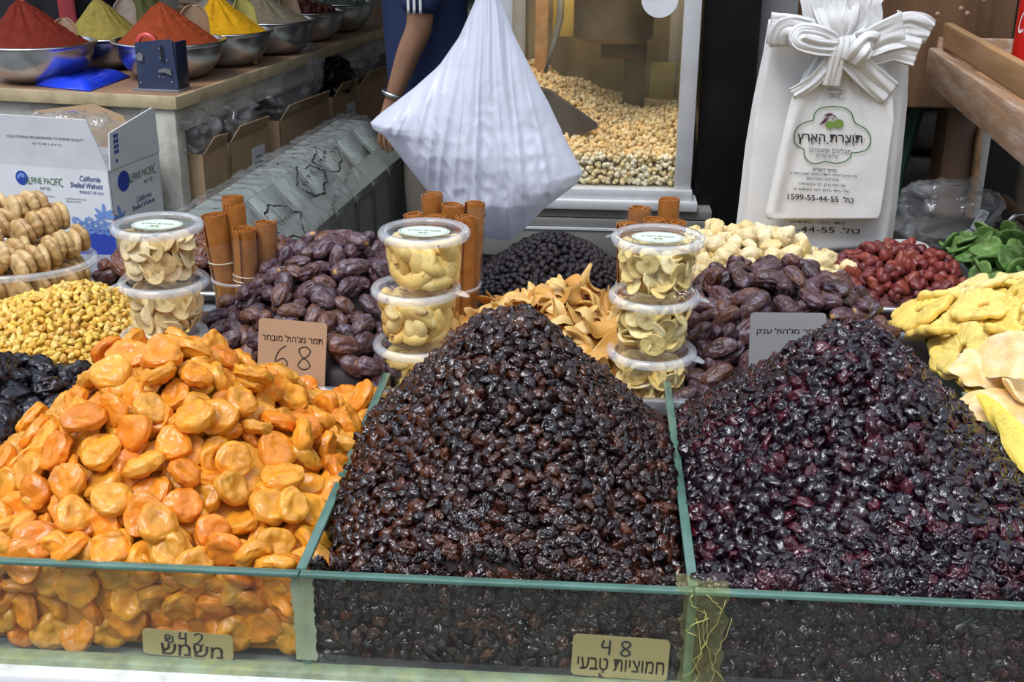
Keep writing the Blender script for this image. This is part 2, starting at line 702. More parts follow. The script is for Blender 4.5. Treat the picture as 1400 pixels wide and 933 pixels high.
def chip_shape(seed, lod=4, R=.0165, pal=((.90, .72, .30), (.92, .78, .40), (.86, .65, .24))):
    """Banana chip: thin bent disc with a dark star in its middle."""
    r = random.Random(seed)
    P, F = ico(lod)
    x, y, z = P[:, 0], P[:, 1], P[:, 2]
    rad = np.sqrt(x * x + y * y)
    a = np.arctan2(y, x)
    zz = np.sign(z) * np.abs(z) ** .4 * .12
    k = 1 + .06 * np.cos(2 * a + r.random() * 6) + .04 * nz(P, 1.4, seed, 2)
    zz = zz + r.uniform(-.25, .25) * x * x + r.uniform(-.15, .15) * y + .03 * nz(P, 3, seed + 2, 2)
    V = np.stack([x * k, y * k * r.uniform(.8, 1.0), zz], 1) * R
    col = np.array(pal[seed % len(pal)])[None] * (1 + .15 * nz(P, 2, seed + 6, 2)[:, None])
    star = np.exp(-(rad / (.20 + .14 * np.cos(a * 3 + seed) ** 2)) ** 2)[:, None] * .75
    rim = np.clip((rad - .85) / .15, 0, 1)[:, None] * .35
    col = col * (1 - star) + np.array((.30, .17, .045)) * star
    col = col * (1 - rim) + np.array((.70, .50, .20)) * rim
    return V, F, np.clip(col, 0, 1)


def cashew_shape(seed, s=1.0, pal=((.84, .61, .20), (.86, .66, .27), (.80, .55, .16))):
    """A plump curled kidney, like a large cashew."""
    r = random.Random(seed)
    n, m = 18, 14
    V, C = [], []
    base = np.array(pal[seed % len(pal)])
    span = r.uniform(2.2, 3.4)
    rc = .0125 * s * r.uniform(.85, 1.15)
    for i in range(n):
        t = i / (n - 1)
        a = (t - .5) * span
        w = max(0.02, math.sin(math.pi * min(max(t, .004), .996)) ** .42) * (1 + .22 * math.cos(t * 3 + seed))
        c = Vector((math.sin(a) * rc, math.cos(a) * rc - rc * .6, .003 * s * math.sin(t * 5 + seed)))
        nrm = Vector((math.sin(a), math.cos(a), 0))
        for j in range(m):
            q = 2 * math.pi * j / m
            wob = 1 + .14 * noise.noise(Vector((t * 3, math.cos(q), math.sin(q))) * 1.5 + Vector((seed, 0, 0)))
            rr = .0064 * s * w * wob
            p = c + nrm * (math.cos(q) * rr) + Vector((0, 0, math.sin(q) * rr * .85))
            V.append(tuple(p))
            C.append(base * (1 + .22 * (wob - 1) * 3))
    F = []
    for i in range(n - 1):
        for j in range(m):
            j2 = (j + 1) % m
            F.append((i * m + j, i * m + j2, (i + 1) * m + j2, (i + 1) * m + j))
    return np.array(V), np.array(F), np.clip(np.array(C), 0, 1)


def popcorn_shape(seed, lod=2, pal=((.86, .78, .58), (.88, .83, .68), (.84, .70, .42))):
    r = random.Random(seed)
    P, F = ico(lod)
    V, FF = [], []
    for k in range(5):
        d = np.array([r.gauss(0, 1) for _ in range(3)])
        d = d / np.linalg.norm(d) * .0052
        FF.append(F + len(P) * k)
        V.append(P * .0056 * r.uniform(.7, 1.15) + d)
    V = np.concatenate(V)
    col = np.tile(np.array(pal[seed % len(pal)]), (len(V), 1))
    col[: len(P)] *= np.array((.9, .72, .42)) if seed % 3 == 0 else 1
    return V, np.concatenate(FF), col


def euler_mat(rx, ry, rz):
    return (Matrix.Rotation(rz, 3, 'Z') @ Matrix.Rotation(ry, 3, 'Y') @ Matrix.Rotation(rx, 3, 'X'))


# ---------------------------------------------------------------- heap profiles (metres, world)
def heap(cx, cy, xl, xr, yf, yb, zp, ze, e=1.0, flat=0.0, p=2.4, wob=0.0, seed=0):
    def h(x, y):
        ax = (x - cx) / ((xr - cx) if x > cx else (cx - xl))
        ay = (y - cy) / ((yb - cy) if y > cy else (cy - yf))
        t = (abs(ax) ** p + abs(ay) ** p) ** (1 / p)
        k = min(max((1 - t) / (1 - flat), 0.0), 1.0) ** e
        return ze + (zp - ze) * k + (wob * noise.noise(Vector((x * 14, y * 14, seed))) if wob else 0)
    return h


XD = (-0.635, -0.264, 0.104, 0.484)       # glass dividers
YF, YB, ZG, ZB = 0.953, 1.44, 0.944, 0.836  # front glass, back of the bins, glass top, bin floor
ZD = 0.885                                # deck of the rear tier
hA = heap(-0.478, 1.19, -0.668, -0.235, 0.925, 1.445, 1.050, 0.903, 1.0, 0.22, 2.0, .006, 2)
hB = heap(-0.088, 1.20, -0.30, 0.135, 0.90, 1.52, 1.112, 0.905, 0.95, 0.12, 2.0, .010, 3)
hC = heap(0.285, 1.215, 0.06, 0.53, 0.90, 1.52, 1.091, 0.912, 1.15, 0.17, 1.9, .010, 7)

# ---------------------------------------------------------------- materials of the place
M = {}
M['steel'] = mat('brushed steel', (.62, .63, .64), .28, .10, 30, metal=1.0)
M['tray'] = mat('tray steel', (.66, .68, .70), .35, .08, 20, metal=.85)
M['alu'] = mat('aluminium', (.66, .67, .68), .38, .08, 15, metal=.35, dirt=(.35, .33, .28), dscale=9, damt=.35)
M['white_alu'] = mat('white rail', (.74, .74, .71), .42, .05, 10, dirt=(.16, .15, .12), dscale=14, damt=.7)
M['white_paint'] = mat('chipped white paint', (.47, .46, .40), .55, .12, 6, .2, 60, dirt=(.20, .16, .11), dscale=10, damt=.75)
M['laminate'] = mat('brown laminate', (.30, .175, .105), .38, .15, 5, dirt=(.13, .08, .05), dscale=6, damt=.5)
M['edge_band'] = mat('worn edge band', (.50, .40, .24), .55, .15, 12, dirt=(.22, .15, .08), dscale=16, damt=.7)
M['card'] = mat('brown cardboard', (.40, .27, .155), .8, .08, 8, .08, 120)
M['card_in'] = mat('cardboard inside', (.26, .18, .10), .85, .1, 8)
M['white_card'] = mat('white cardboard', (.70, .71, .73), .62, .04, 8, dirt=(.45, .45, .45), dscale=7, damt=.35)
M['grey_metal'] = mat('grey green metal', (.27, .31, .285), .42, .12, 5, dirt=(.10, .11, .10), dscale=5, damt=.5)
M['dark_gap'] = mat('dark seam', (.02, .022, .02), .6)
M['black'] = mat('black panel', (.006, .006, .007), .30, .2, 8, dirt=(.02, .02, .02), dscale=18, damt=.25, spec=.25)
M['grey_post'] = mat('grey post', (.20, .20, .21), .5, .12, 8)
M['dark_metal'] = mat('dark metal', (.055, .058, .056), .45, .2, 9)
M['mid_metal'] = mat('shelf metal', (.15, .15, .135), .45, .15, 7)
M['wood_dark'] = mat('dark wood veneer', (.155, .082, .042), .42, .35, 3.5, .15, 60, stretch=(7, 7, .7), dirt=(.30, .18, .09), dscale=2, damt=.3)
M['wood'] = mat('worn wood', (.42, .235, .105), .42, .3, 4, .15, 40, stretch=(9, .8, 9), dirt=(.55, .44, .33), dscale=5, damt=.4)
M['wood_worn'] = mat('grey worn wood', (.36, .215, .125), .5, .28, 5, .2, 40, stretch=(8, .9, 8), dirt=(.58, .52, .46), dscale=6, damt=.75)
M['stone'] = mat('rubble stone', (.135, .115, .088), .9, .45, 8, .8, 26)
M['floor'] = mat('stone floor', (.13, .125, .115), .7, .25, 3, .2, 20)
M['wall'] = mat('grimy wall', (.16, .145, .125), .85, .3, 2, .3, 15)
M['roof'] = mat('shading roof', (.10, .10, .10), .8)
M['counter'] = mat('counter body', (.36, .35, .31), .5, .1, 4, dirt=(.16, .15, .12), dscale=5, damt=.4)
M['deck'] = mat('deck steel', (.36, .38, .42), .4, .1, 8, metal=.4)
M['glass'] = clear_mat('bin glass', (.945, .972, .95), 1.0, .02, 1.45, .012, (.55, .56, .46), spots=26.0)
M['glass_div'] = clear_mat('divider glass', (.88, .94, .91), 1.0, .03, 1.45)
M['glass_edge'] = mat('green glass edge', (.085, .170, .135), .16, .25, 25, spec=.6)
M['silicone'] = mat('aged silicone', (.50, .53, .36), .5, .15, 40, trans=.3, dirt=(.62, .58, .30), dscale=60, damt=.5)
M['tape'] = clear_mat('yellowed packing tape', (.96, .95, .78), 1.0, .12, 1.42, .10, (.66, .64, .28), .5, 45)
M['tape_ridge'] = mat('tape wrinkle', (.62, .58, .20), .25, .2, 60, trans=.4)
M['clear'] = clear_mat('clear plastic', (.992, .993, .993), 1.0, .05, 1.36, .008, (.8, .82, .85))
M['clear_lid'] = clear_mat('clear lid', (.985, .988, .99), 1.0, .07, 1.42, .05, (.85, .87, .9), .3, 50)
M['clear_rim'] = clear_mat('lid rim plastic', (.97, .975, .98), 1.0, .10, 1.55, .24, (.86, .88, .90))
M['film'] = clear_mat('crumpled clear film', (.95, .955, .955), 1.0, .08, 1.45, .10, (.70, .72, .74), 1.0, 22)
M['wrap'] = clear_mat('cling wrap', (.97, .97, .96), 1.0, .10, 1.4, .03, (.8, .8, .8), .9, 60)
M['hazy'] = clear_mat('hazy greasy glass', (.985, .97, .93), .9, .12, 1.33, .045, (.50, .42, .28), spots=9.0)
M['bag'] = mat('white film bag', (.76, .79, .88), .30, .02, 5, .25, 45, spec=.5, trans=.38)
M['bag2'] = mat('white carrier film', (.80, .79, .775), .34, .02, 6, .25, 45, spec=.45, trans=.15)
M['ink'] = mat('dark ink', (.022, .020, .022), .5)
M['ink_brown'] = mat('brown ink', (.055, .028, .018), .5)
M['ink_grey'] = mat('grey ink', (.20, .20, .21), .5)
M['ink_purple'] = mat('plum ink', (.09, .02, .045), .5)
M['ink_green'] = mat('green ink', (.035, .15, .04), .5)
M['ink_olive'] = mat('olive print', (.16, .27, .055), .5)
M['ink_blue'] = mat('blue ink', (.022, .05, .36), .5)
M['ink_sky'] = mat('light blue ink', (.16, .28, .62), .5)
M['white_ink'] = mat('white print', (.80, .80, .80), .5)
M['gold_sign'] = mat('gold plastic sign', (.50, .38, .17), .35, .06, 14, metal=.25)
M['tan_sign'] = mat('copper card', (.47, .315, .195), .35, .06, 9, metal=.2)
M['silver_sign'] = mat('silver card', (.40, .39, .385), .32, .05, 9, metal=.45)
M['label'] = mat('pale label paper', (.62, .68, .57), .5)
M['food'] = mat('dried fruit', (1, 1, 1), .38, .10, 160, .12, 300, tint=True, spec=.4)
M['apricot'] = mat('dried apricot', (1, 1, 1), .30, .12, 60, .32, 150, tint=True, spec=.5, sss=.65, sssr=(1, .35, .06), island=.10)
M['candied'] = mat('candied fruit', (1, 1, 1), .45, .10, 140, .35, 420, tint=True, spec=.4, sss=.5, sssr=(1, .7, .2))
M['glossy'] = mat('glossy dark fruit', (1, 1, 1), .12, .25, 260, .30, 190, tint=True, spec=.7)
M['matte_dark'] = mat('matte raisin', (1, 1, 1), .55, .2, 260, .3, 400, tint=True, spec=.35)
M['date'] = mat('date skin', (1, 1, 1), .30, .22, 120, .60, 170, tint=True, spec=.5)
M['brown_date'] = mat('brown date skin', (1, 1, 1), .22, .2, 120, .3, 200, tint=True, spec=.5)
M['prune'] = mat('prune skin', (1, 1, 1), .20, .2, 120, .5, 170, tint=True, spec=.55)
M['gold'] = mat('golden raisin', (1, 1, 1), .34, .12, 260, .25, 330, tint=True, spec=.45, sss=.35, sssr=(1, .6, .1))
M['leather'] = mat('fruit leather', (.34, .130, .028), .27, .18, 45, .2, 120, spec=.45, sss=.35, sssr=(1, .35, .08))
M['rubber'] = mat('rubber band', (.66, .60, .46), .55)
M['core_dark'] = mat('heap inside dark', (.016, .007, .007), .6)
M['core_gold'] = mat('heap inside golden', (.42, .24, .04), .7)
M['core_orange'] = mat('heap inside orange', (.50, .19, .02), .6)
M['popcorn'] = mat('popcorn', (1, 1, 1), .7, .12, 200, tint=True, sss=.2, sssr=(1, .8, .5))

# ---------------------------------------------------------------- setting


def struct(name, g, m, **k):
    o = g.make(name, m, **k)
    o['kind'] = 'structure'
    return o


struct('floor', Geo().box((0, 3.0, -.05), (12, 12, .1)), M['floor'])
struct('wall_back', Geo().box((0, 6.9, 1.5), (12, .2, 3.2)), M['wall'])
struct('wall_right', Geo().box((2.1, 4.7, 1.5), (.2, 4.4, 3.2)), M['wall'])
struct('ceiling_shade', Geo().box((-.2, 5.3, 2.95), (5.6, 4.0, .1)), M['roof'])  # unseen roof put in to darken the back of the scene

# rubble wall behind the recess
g = Geo()
r = random.Random(5)
g.box((1.1, 3.56, .53), (1.5, .12, 1.12))
for row in range(8):
    x = .42
    while x < 1.75:
        w_, h_ = r.uniform(.10, .26), r.uniform(.09, .15)
        V, F = ico(3)
        V = np.sign(V) * np.abs(V) ** .6
        V = V * (1 + .22 * nz(V, 1.3, row * 40 + int(x * 50), 3)[:, None]) * np.array([w_ * .5, .07, h_ * .5])
        g.add(V + np.array([x + w_ / 2, 3.46 + r.uniform(-.03, .04), .06 + row * .14 + r.uniform(-.02, .02)]), F.tolist())
        x += w_ * .96
struct('wall_rubble', g, M['stone'], smooth=True)
struct('wall_pillar', Geo().box((.281, 2.68, 1.3), (.118, .16, 2.6), .004), M['black'])
struct('trim_post', Geo().box((.388, 2.72, 1.3), (.080, .08, 2.6), .004), M['grey_post'])

# ---------------------------------------------------------------- the stall counter with its glass bins
ct = thing('stall_counter', 'fruit stall counter with green-edged glass bins along its front', 'counter', (0, YF, 0))


def loc(o):
    """Shift a mesh built in world coordinates under a thing that stands at that thing's location."""
    p = o.parent
    R_ = (Matrix.Translation(p.location) @ p.rotation_euler.to_matrix().to_4x4()).inverted()
    o.data.transform(R_)
    return o


loc(Geo().box((-.05, 1.20, .405), (2.0, .49, .83), .004).box((-.05, 1.80, .425), (2.0, .70, .87), .004).make('body', M['counter'], ct))
loc(Geo().box((-.05, 1.785, .876), (2.0, .66, .018), .003).make('deck', M['deck'], ct))
loc(Geo().box((-.05, .938, .817), (2.3, .030, .026), .004).make('rail', M['white_alu'], ct))
loc(Geo().box((-.05, .949, .832), (2.3, .018, .010), .002).make('channel', mat('dirty green channel', (.26, .31, .20), .4, .3, 40, dirt=(.42, .40, .12), dscale=30, damt=.8), ct))
loc(Geo().box((-.05, 1.449, .90), (2.3, .014, .03), .002).make('bin_back_ledge', M['tray'], ct))
xs = [-1.05] + list(XD) + [.95]
for i in range(5):
    a, b = xs[i] + .0005, xs[i + 1] - .0005
    p = loc(Geo().box(((a + b) / 2, .949, .887), (b - a, .008, .108), .001).make('front_pane', M['glass'], ct))
    e = Geo().box(((a + b) / 2, .949, .9425), (b - a, .0095, .0042), .0012).make('polished_edge', M['glass_edge'], p)
    e.data.transform(TR(0, -YF, 0))
    e['label'] = 'green polished glass edge'
for x in XD:
    p = loc(Geo().box((x, 1.197, .888), (.008, .482, .106), .001).make('divider', M['glass_div'], ct))
    e = Geo().box((x, 1.197, .9425), (.0098, .484, .0046), .0012).box((x, .9575, .889), (.0085, .006, .104), .001).make('polished_edge', M['glass_edge'], p)
    e.data.transform(TR(0, -YF, 0))
    e['label'] = 'green polished glass edge'
for x in (XD[0], XD[1]):
    g = Geo()
    r = random.Random(int(x * 1000))
    n = 26
    for sx in (0,):
        L_ = [(x - .0105 + r.uniform(-.0012, .0012), .842 + i * .0955 / n) for i in range(n + 1)]
        R_ = [(x + .0105 + r.uniform(-.0012, .0012), .842 + i * .0955 / n) for i in range(n, -1, -1)]
        g.prism(L_ + R_, 0, .0022, Matrix(((1, 0, 0, 0), (0, 0, -1, .9562), (0, 1, 0, 0), (0, 0, 0, 1))))
    o = loc(g.make('silicone_seam', M['silicone'], ct))
    o['label'] = 'pale yellowed silicone seam'
# wrinkled tape wrapped over the seam between the two dark heaps
r = random.Random(8)


def tape_fn(u, v):
    w = .040 + .008 * noise.noise(Vector((v * 5, 2, 0)))
    x = XD[2] + .010 + (u - .5) * w + .004 * noise.noise(Vector((v * 9, u * 3, 5)))
    z = .9475 - v * .113
    y = .9438 - .0020 - .0022 * noise.noise(Vector((u * 7, v * 9, 3)))
    return (x, y, z)


tp = loc(Geo().grid(tape_fn, 26, 50).grid(lambda u, v: (XD[2] + .008 + (u - .5) * .048 + .003 * noise.noise(Vector((v * 6, u * 4, 9))), .942 + v * .030, .9462 + .0022 * abs(noise.noise(Vector((u * 8, v * 5, 3))))), 20, 14).make('packing_tape', M['tape'], ct, smooth=True))
tp['label'] = 'wrinkled yellowed clear packing tape'
g = Geo()
for k in range(8):
    x0 = XD[2] + .012 + r.uniform(-.018, .024)
    z0 = r.uniform(.915, .946)
    path, ph = [], r.random() * 6
    for i in range(12):
        t = i / 11
        path.append((x0 + .012 * math.sin(t * 3 + ph) * (1 if k % 2 else -.6) + t * r.uniform(-.004, .004), .9400 - .0006 * r.random(), z0 - t * (.075 if k % 3 else .02)))
    g.tube(path, .00035 if k % 3 else .0006, 6)
o = g.make('tape_wrinkle', M['tape_ridge'], tp, smooth=True)
o.data.transform(TR(0, -YF, 0))

# ---------------------------------------------------------------- lettering
import unicodedata


def heb(s):
    """Right-to-left words in drawing order, vowel points kept on their letters."""
    out = []
    for c in s:
        if unicodedata.combining(c) and out:
            out[-1] += c
        else:
            out.append(c)
    return ''.join(reversed(out))



def text_arrays(body, width=None, height=None, bold=0.0):
    c = bpy.data.curves.new('lettering', 'FONT')
    c.body = body
    c.size = 1.0
    c.align_x = 'CENTER'
    o = bpy.data.objects.new('lettering', c)
    COL.objects.link(o)
    me = bpy.data.meshes.new_from_object(o.evaluated_get(bpy.context.evaluated_depsgraph_get()))
    bpy.data.objects.remove(o)
    bpy.data.curves.remove(c)
    V = np.array([v.co for v in me.vertices])
    F = [tuple(p.vertices) for p in me.polygons]
    bpy.data.meshes.remove(me)
    if bold:                                     # heavier letters: the same outline laid down five times
        n = len(V)
        sh = [(0, 0), (bold, 0), (-bold, 0), (0, bold), (0, -bold)]
        V = np.concatenate([V + np.array([a, b, 0]) for a, b in sh])
        F = [tuple(i + k * n for i in f) for k in range(5) for f in F]
    V[:, 0] -= (V[:, 0].min() + V[:, 0].max()) / 2
    V[:, 1] -= (V[:, 1].min() + V[:, 1].max()) / 2
    ex, ey = np.ptp(V[:, 0]), np.ptp(V[:, 1])
    if width and height:
        V = V * np.array([width / ex, height / ey, 1])
    else:
        V = V * (width / ex if width else height / ey)
    return V, F


def strokes(g, paths, w, z=0.0):
    """Flat pen strokes (round-capped ribbons) in the xy plane of geo g."""
    for path in paths:
        P = [Vector((x, y, 0)) for x, y in path]
        fine = []
        for i in range(len(P) - 1):
            p0, p1, p2, p3 = P[max(i - 1, 0)], P[i], P[i + 1], P[min(i + 2, len(P) - 1)]
            for k in range(6):
                t = k / 6
                fine.append(.5 * ((2 * p1) + (p2 - p0) * t + (2 * p0 - 5 * p1 + 4 * p2 - p3) * t * t + (3 * p1 - p0 - 3 * p2 + p3) * t ** 3))
        fine.append(P[-1])
        V, F = [], []
        for i, p in enumerate(fine):
            t = (fine[min(i + 1, len(fine) - 1)] - fine[max(i - 1, 0)])
            t = t.normalized() if t.length > 1e-9 else Vector((1, 0, 0))
            nrm = Vector((-t.y, t.x, 0)) * w / 2
            V += [tuple(p + nrm + Vector((0, 0, z))), tuple(p - nrm + Vector((0, 0, z)))]
        for i in range(len(fine) - 1):
            F.append((2 * i, 2 * i + 1, 2 * i + 3, 2 * i + 2))
        g.add(V, F)
    return g


def rrect(w, h, r_, n=6):
    out = []
    for cx, cy, a0 in ((w / 2 - r_, h / 2 - r_, 0), (-w / 2 + r_, h / 2 - r_, 90), (-w / 2 + r_, -h / 2 + r_, 180), (w / 2 - r_, -h / 2 + r_, 270)):
        for i in range(n + 1):
            a = math.radians(a0 + 90 * i / n)
            out.append((cx + r_ * math.cos(a), cy + r_ * math.sin(a)))
    return out


FOUR = [[(-.25, .5), (-.32, .02), (.18, .05)], [(.12, .5), (.10, -.5)]]
TWO = [[(-.30, .30), (-.1, .5), (.2, .42), (.22, .15), (-.1, -.30), (-.32, -.42), (-.18, -.32), (.1, -.46), (.36, -.36)]]
EIGHT = [[(.22, .42), (0, .5), (-.24, .36), (-.12, .08), (.16, -.12), (.26, -.36), (0, -.5), (-.26, -.36), (-.14, -.10), (.14, .10), (.26, .32), (.2, .42)]]
SIX = [[(.18, .5), (-.12, .25), (-.28, -.15), (-.2, -.45), (.1, -.5), (.26, -.28), (.05, -.08), (-.22, -.24)]]
SHEKEL = [[(-.4, -.4), (-.4, .3), (.05, .3), (.05, -.15)], [(-.15, .1), (-.15, -.4), (.35, -.4), (.35, .3)]]


def place_digits(items, sc, cx, cy, gap):
    out = []
    for k, d in enumerate(items):
        for p in d:
            out.append([(cx + (k - (len(items) - 1) / 2) * gap + x * sc, cy + y * sc) for x, y in p])
    return out


def sign(name_label, w, h, org, ux, uy, m, lines, pen, penw=.0016, penmat='ink', rad=.005, ink='ink_brown'):
    """A rounded card: lines = [(text, centre x, centre y, width, height)], pen = handwritten strokes."""
    t = thing('price_sign', name_label, 'sign', tuple(org))
    Mx = frame((0, 0, 0), ux, uy)
    Geo().prism(rrect(w, h, rad), -.0006, .0006, Mx).make('card', m, t)
    if lines:
        g_ = Geo()
        for (tx, cx, cy, tw, th) in lines:
            V, F = text_arrays(tx, tw, th, .014)
            g_.add(V + np.array([cx, cy, .0009]), F, Mx)
        g_.make('lettering', M[ink], t)
    if pen:
        strokes_g = strokes(Geo(), pen, penw, .0011)
        g2 = Geo().add(strokes_g.V, strokes_g.F, Mx)
        g2.make('handwriting', M[penmat], t)
    return t


# ---------------------------------------------------------------- placing counted food
def variants(fn, n, m, *a, **k):
    out = []
    for s in range(n):
        V, F, C = fn(s, *a, **k)
        out.append(mesh(fn.__name__.replace('_shape', '') + ' shape', V, F, m, True, C))
    return out


def put(name, me, loc_, q, label, cat, group=None):
    o = bpy.data.objects.new(name, me)
    o.location = loc_
    o.rotation_mode = 'QUATERNION'
    o.rotation_quaternion = q
    COL.objects.link(o)
    return tag(o, label, cat, group)


def pile(name, cat, meshes, h, rect, rmin, seed, tilt, labelfn, layers=((0.0, 1.0), (.010, 1.7)), mask=None, core=None, drop=.016, zf=None, fac=None, keep=None, flat_turn=True):
    """A heap of larger counted fruit: every piece is a thing, over a plain core of the same stuff."""
    r = random.Random(seed)
    zf = ZD if zf is None else zf
    out = []
    for li, (lift, k) in enumerate(layers):
        for p in scatter(h, rect, rmin * k, seed + li * 7, 45000, mask, lift):
            nv = Vector(p[3:6]).dot((Vector(EYEP) - Vector(p[:3])).normalized())
            if nv < -.25:
                continue
            z = max(p[2], zf + rmin * .35)
            o = put(name, meshes[r.randrange(len(meshes))], (p[0], p[1], z), rand_rot(r, p[3:6], tilt).to_quaternion(), None, cat)
            s_ = r.uniform(.88, 1.12)
            o.scale = (s_, s_, s_)
            lab, grp = labelfn(Vector((p[0], p[1], z)))
            tag(o, lab, None, grp)
            out.append(o)
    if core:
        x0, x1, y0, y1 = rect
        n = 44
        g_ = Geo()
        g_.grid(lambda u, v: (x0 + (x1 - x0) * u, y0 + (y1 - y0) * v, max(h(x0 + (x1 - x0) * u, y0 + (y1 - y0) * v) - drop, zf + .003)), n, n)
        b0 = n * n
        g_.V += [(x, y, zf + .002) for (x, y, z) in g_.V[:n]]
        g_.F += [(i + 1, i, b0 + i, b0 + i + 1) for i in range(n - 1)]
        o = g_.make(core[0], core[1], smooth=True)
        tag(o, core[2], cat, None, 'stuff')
    return out


def scatter(h, rect, rmin, seed, tries=90000, mask=None, lift=0.0, rng=None):
    """Blue-noise points on the surface z = h(x, y): rows of (x, y, z, nx, ny, nz)."""
    r = random.Random(seed)
    x0, x1, y0, y1 = rect
    cell = rmin
    grid_, out = {}, []
    e = .003
    for _ in range(tries):
        x, y = r.uniform(x0, x1), r.uniform(y0, y1)
        if mask and not mask(x, y):
            continue
        z = h(x, y)
        gx, gy = (h(x + e, y) - h(x - e, y)) / (2 * e), (h(x, y + e) - h(x, y - e)) / (2 * e)
        s = math.sqrt(1 + gx * gx + gy * gy)
        if r.random() * 2.2 > s:
            continue
        k = (int(x // cell), int(y // cell), int(z // cell))
        ok = True
        for a in (-1, 0, 1):
            for b in (-1, 0, 1):
                for c in (-1, 0, 1):
                    for q in grid_.get((k[0] + a, k[1] + b, k[2] + c), ()):
                        if (q[0] - x) ** 2 + (q[1] - y) ** 2 + (q[2] - z) ** 2 < rmin * rmin:
                            ok = False
                            break
                    if not ok:
                        break
                if not ok:
                    break
            if not ok:
                break
        if not ok:
            continue
        grid_.setdefault(k, []).append((x, y, z))
        n = (-gx / s, -gy / s, 1 / s)
        out.append((x + n[0] * lift, y + n[1] * lift, z + n[2] * lift, *n))
    return out


def rand_rot(r, n, tilt):
    a = Vector(n).to_track_quat('Z', 'Y').to_matrix()
    return a @ euler_mat(r.gauss(0, tilt), r.gauss(0, tilt), r.uniform(-3.14, 3.14))


def mass(name, shapes, pts, seed, tilt, m, label, cat, smin=.85, smax=1.15):
    """The uncounted rest of a heap: one mesh."""
    r = random.Random(seed)
    VV, FF, CC, b = [], [], [], 0
    for p in pts:
        V, F, C = shapes[r.randrange(len(shapes))]
        R_ = np.array(rand_rot(r, p[3:6], tilt)) * r.uniform(smin, smax)
        VV.append(V @ R_.T + np.array(p[:3]))
        FF.append(F + b)
        CC.append(C * r.uniform(.75, 1.25))
        b += len(V)
    o = obj(name, mesh(name, np.concatenate(VV), np.concatenate(FF), m, True, np.clip(np.concatenate(CC), 0, 1)))
    return tag(o, label, cat, None, 'stuff')


def heap_core(name, h, rect, drop, zf, m, label, cat, n=46, inset=0.0, wall=False):
    x0, x1, y0, y1 = rect
    g_ = Geo()
    g_.grid(lambda u, v: (x0 + (x1 - x0) * u, y0 + (y1 - y0) * v, max(h(x0 + (x1 - x0) * u, y0 + (y1 - y0) * v) - drop, zf) if 0 < u < 1 and 0 < v < 1 else zf), n, n)
    b = [(x0, y0, zf), (x1, y0, zf), (x1, y1, zf), (x0, y1, zf)]
    return g_


def heap_of(name, cat, shapes_hi, shapes_lo, m, core_m, h, rect, rmin, seed, tilt, ind_label, ind_group, rest_label, nmax=300, drop=.008, zf=ZB, front=None,
            layers=((0.0, 1.0), (-.006, 1.15)), mask=None):
    """A heap of small fruit: the nmax that show largest are things, the rest one mesh with a plain core under them."""
    pts = []
    for li, (lift, k) in enumerate(layers):
        pts += [(*p, li) for p in scatter(h, rect, rmin * k, seed + li, mask=mask, lift=lift)]
    if front:
        r = random.Random(seed + 9)
        x0, x1, y, z0, z1 = front
        got = []
        for _ in range(9000):
            x, z = r.uniform(x0, x1), r.uniform(z0, z1)
            if all((x - a) ** 2 + (z - b) ** 2 > (rmin * .95) ** 2 for a, b in got):
                got.append((x, z))
                pts.append((x, y + r.uniform(0, .004), z, 0, -1, 0, 0))
    view = []
    for i, p in enumerate(pts):
        px, py, d = project(p[:3])
        nv = Vector(p[3:6]).dot((Vector(EYEP) - Vector(p[:3])).normalized())
        if p[6] == 0 and -10 < px < W + 10 and -10 < py < H + 10 and nv > .1:
            view.append((d, i))
    view.sort()
    near = set(i for _, i in view[:nmax])
    r = random.Random(seed + 3)
    meshes = [mesh(name + ' shape', V, F, m, True, C) for V, F, C in shapes_hi]
    for i in sorted(near):
        p = pts[i]
        o = bpy.data.objects.new(name, meshes[r.randrange(len(meshes))])
        o.location = p[:3]
        o.rotation_mode = 'QUATERNION'
        o.rotation_quaternion = rand_rot(r, p[3:6], tilt).to_quaternion()
        o.scale = (r.uniform(.9, 1.15),) * 3
        COL.objects.link(o)
        tag(o, ind_label, cat, ind_group)
    rest = [p for i, p in enumerate(pts) if i not in near]
    body = mass(name + '_mass', shapes_lo, rest, seed + 4, tilt, m, rest_label, cat)
    x0, x1, y0, y1 = rect
    g_ = Geo()
    n = 50
    g_.grid(lambda u, v: (x0 + (x1 - x0) * u, y0 + (y1 - y0) * v, max(h(x0 + (x1 - x0) * u, y0 + (y1 - y0) * v) - drop, zf)), n, n)
    b = n * n
    rim = [i for i in range(n)] + [j * n + n - 1 for j in range(1, n)] + [(n - 1) * n + i for i in range(n - 2, -1, -1)] + [j * n for j in range(n - 2, 0, -1)]
    base = len(g_.V)
    g_.V += [(g_.V[i][0], g_.V[i][1], zf) for i in rim]
    for k in range(len(rim)):
        k2 = (k + 1) % len(rim)
        g_.F.append((rim[k2], rim[k], base + k, base + k2))
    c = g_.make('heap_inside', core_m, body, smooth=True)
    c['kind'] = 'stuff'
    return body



# ---------------------------------------------------------------- apricots, prunes, dates and other counted heaps
def zone_apricot(p, k):
    if p.z > 1.015:
        return 'dried apricot on the crest of the orange heap', 'apricots on the crest of the heap'
    if p.x > -.345:
        return 'dried apricot on the flank of the orange heap beside the brown cranberries', 'apricots on the flank by the cranberries'
    if p.x < -.56:
        return 'dried apricot on the flank of the orange heap towards the black prunes', 'apricots on the flank by the prunes'
    return 'dried apricot on the broad face of the orange heap above the glass edge', 'apricots on the face of the heap'


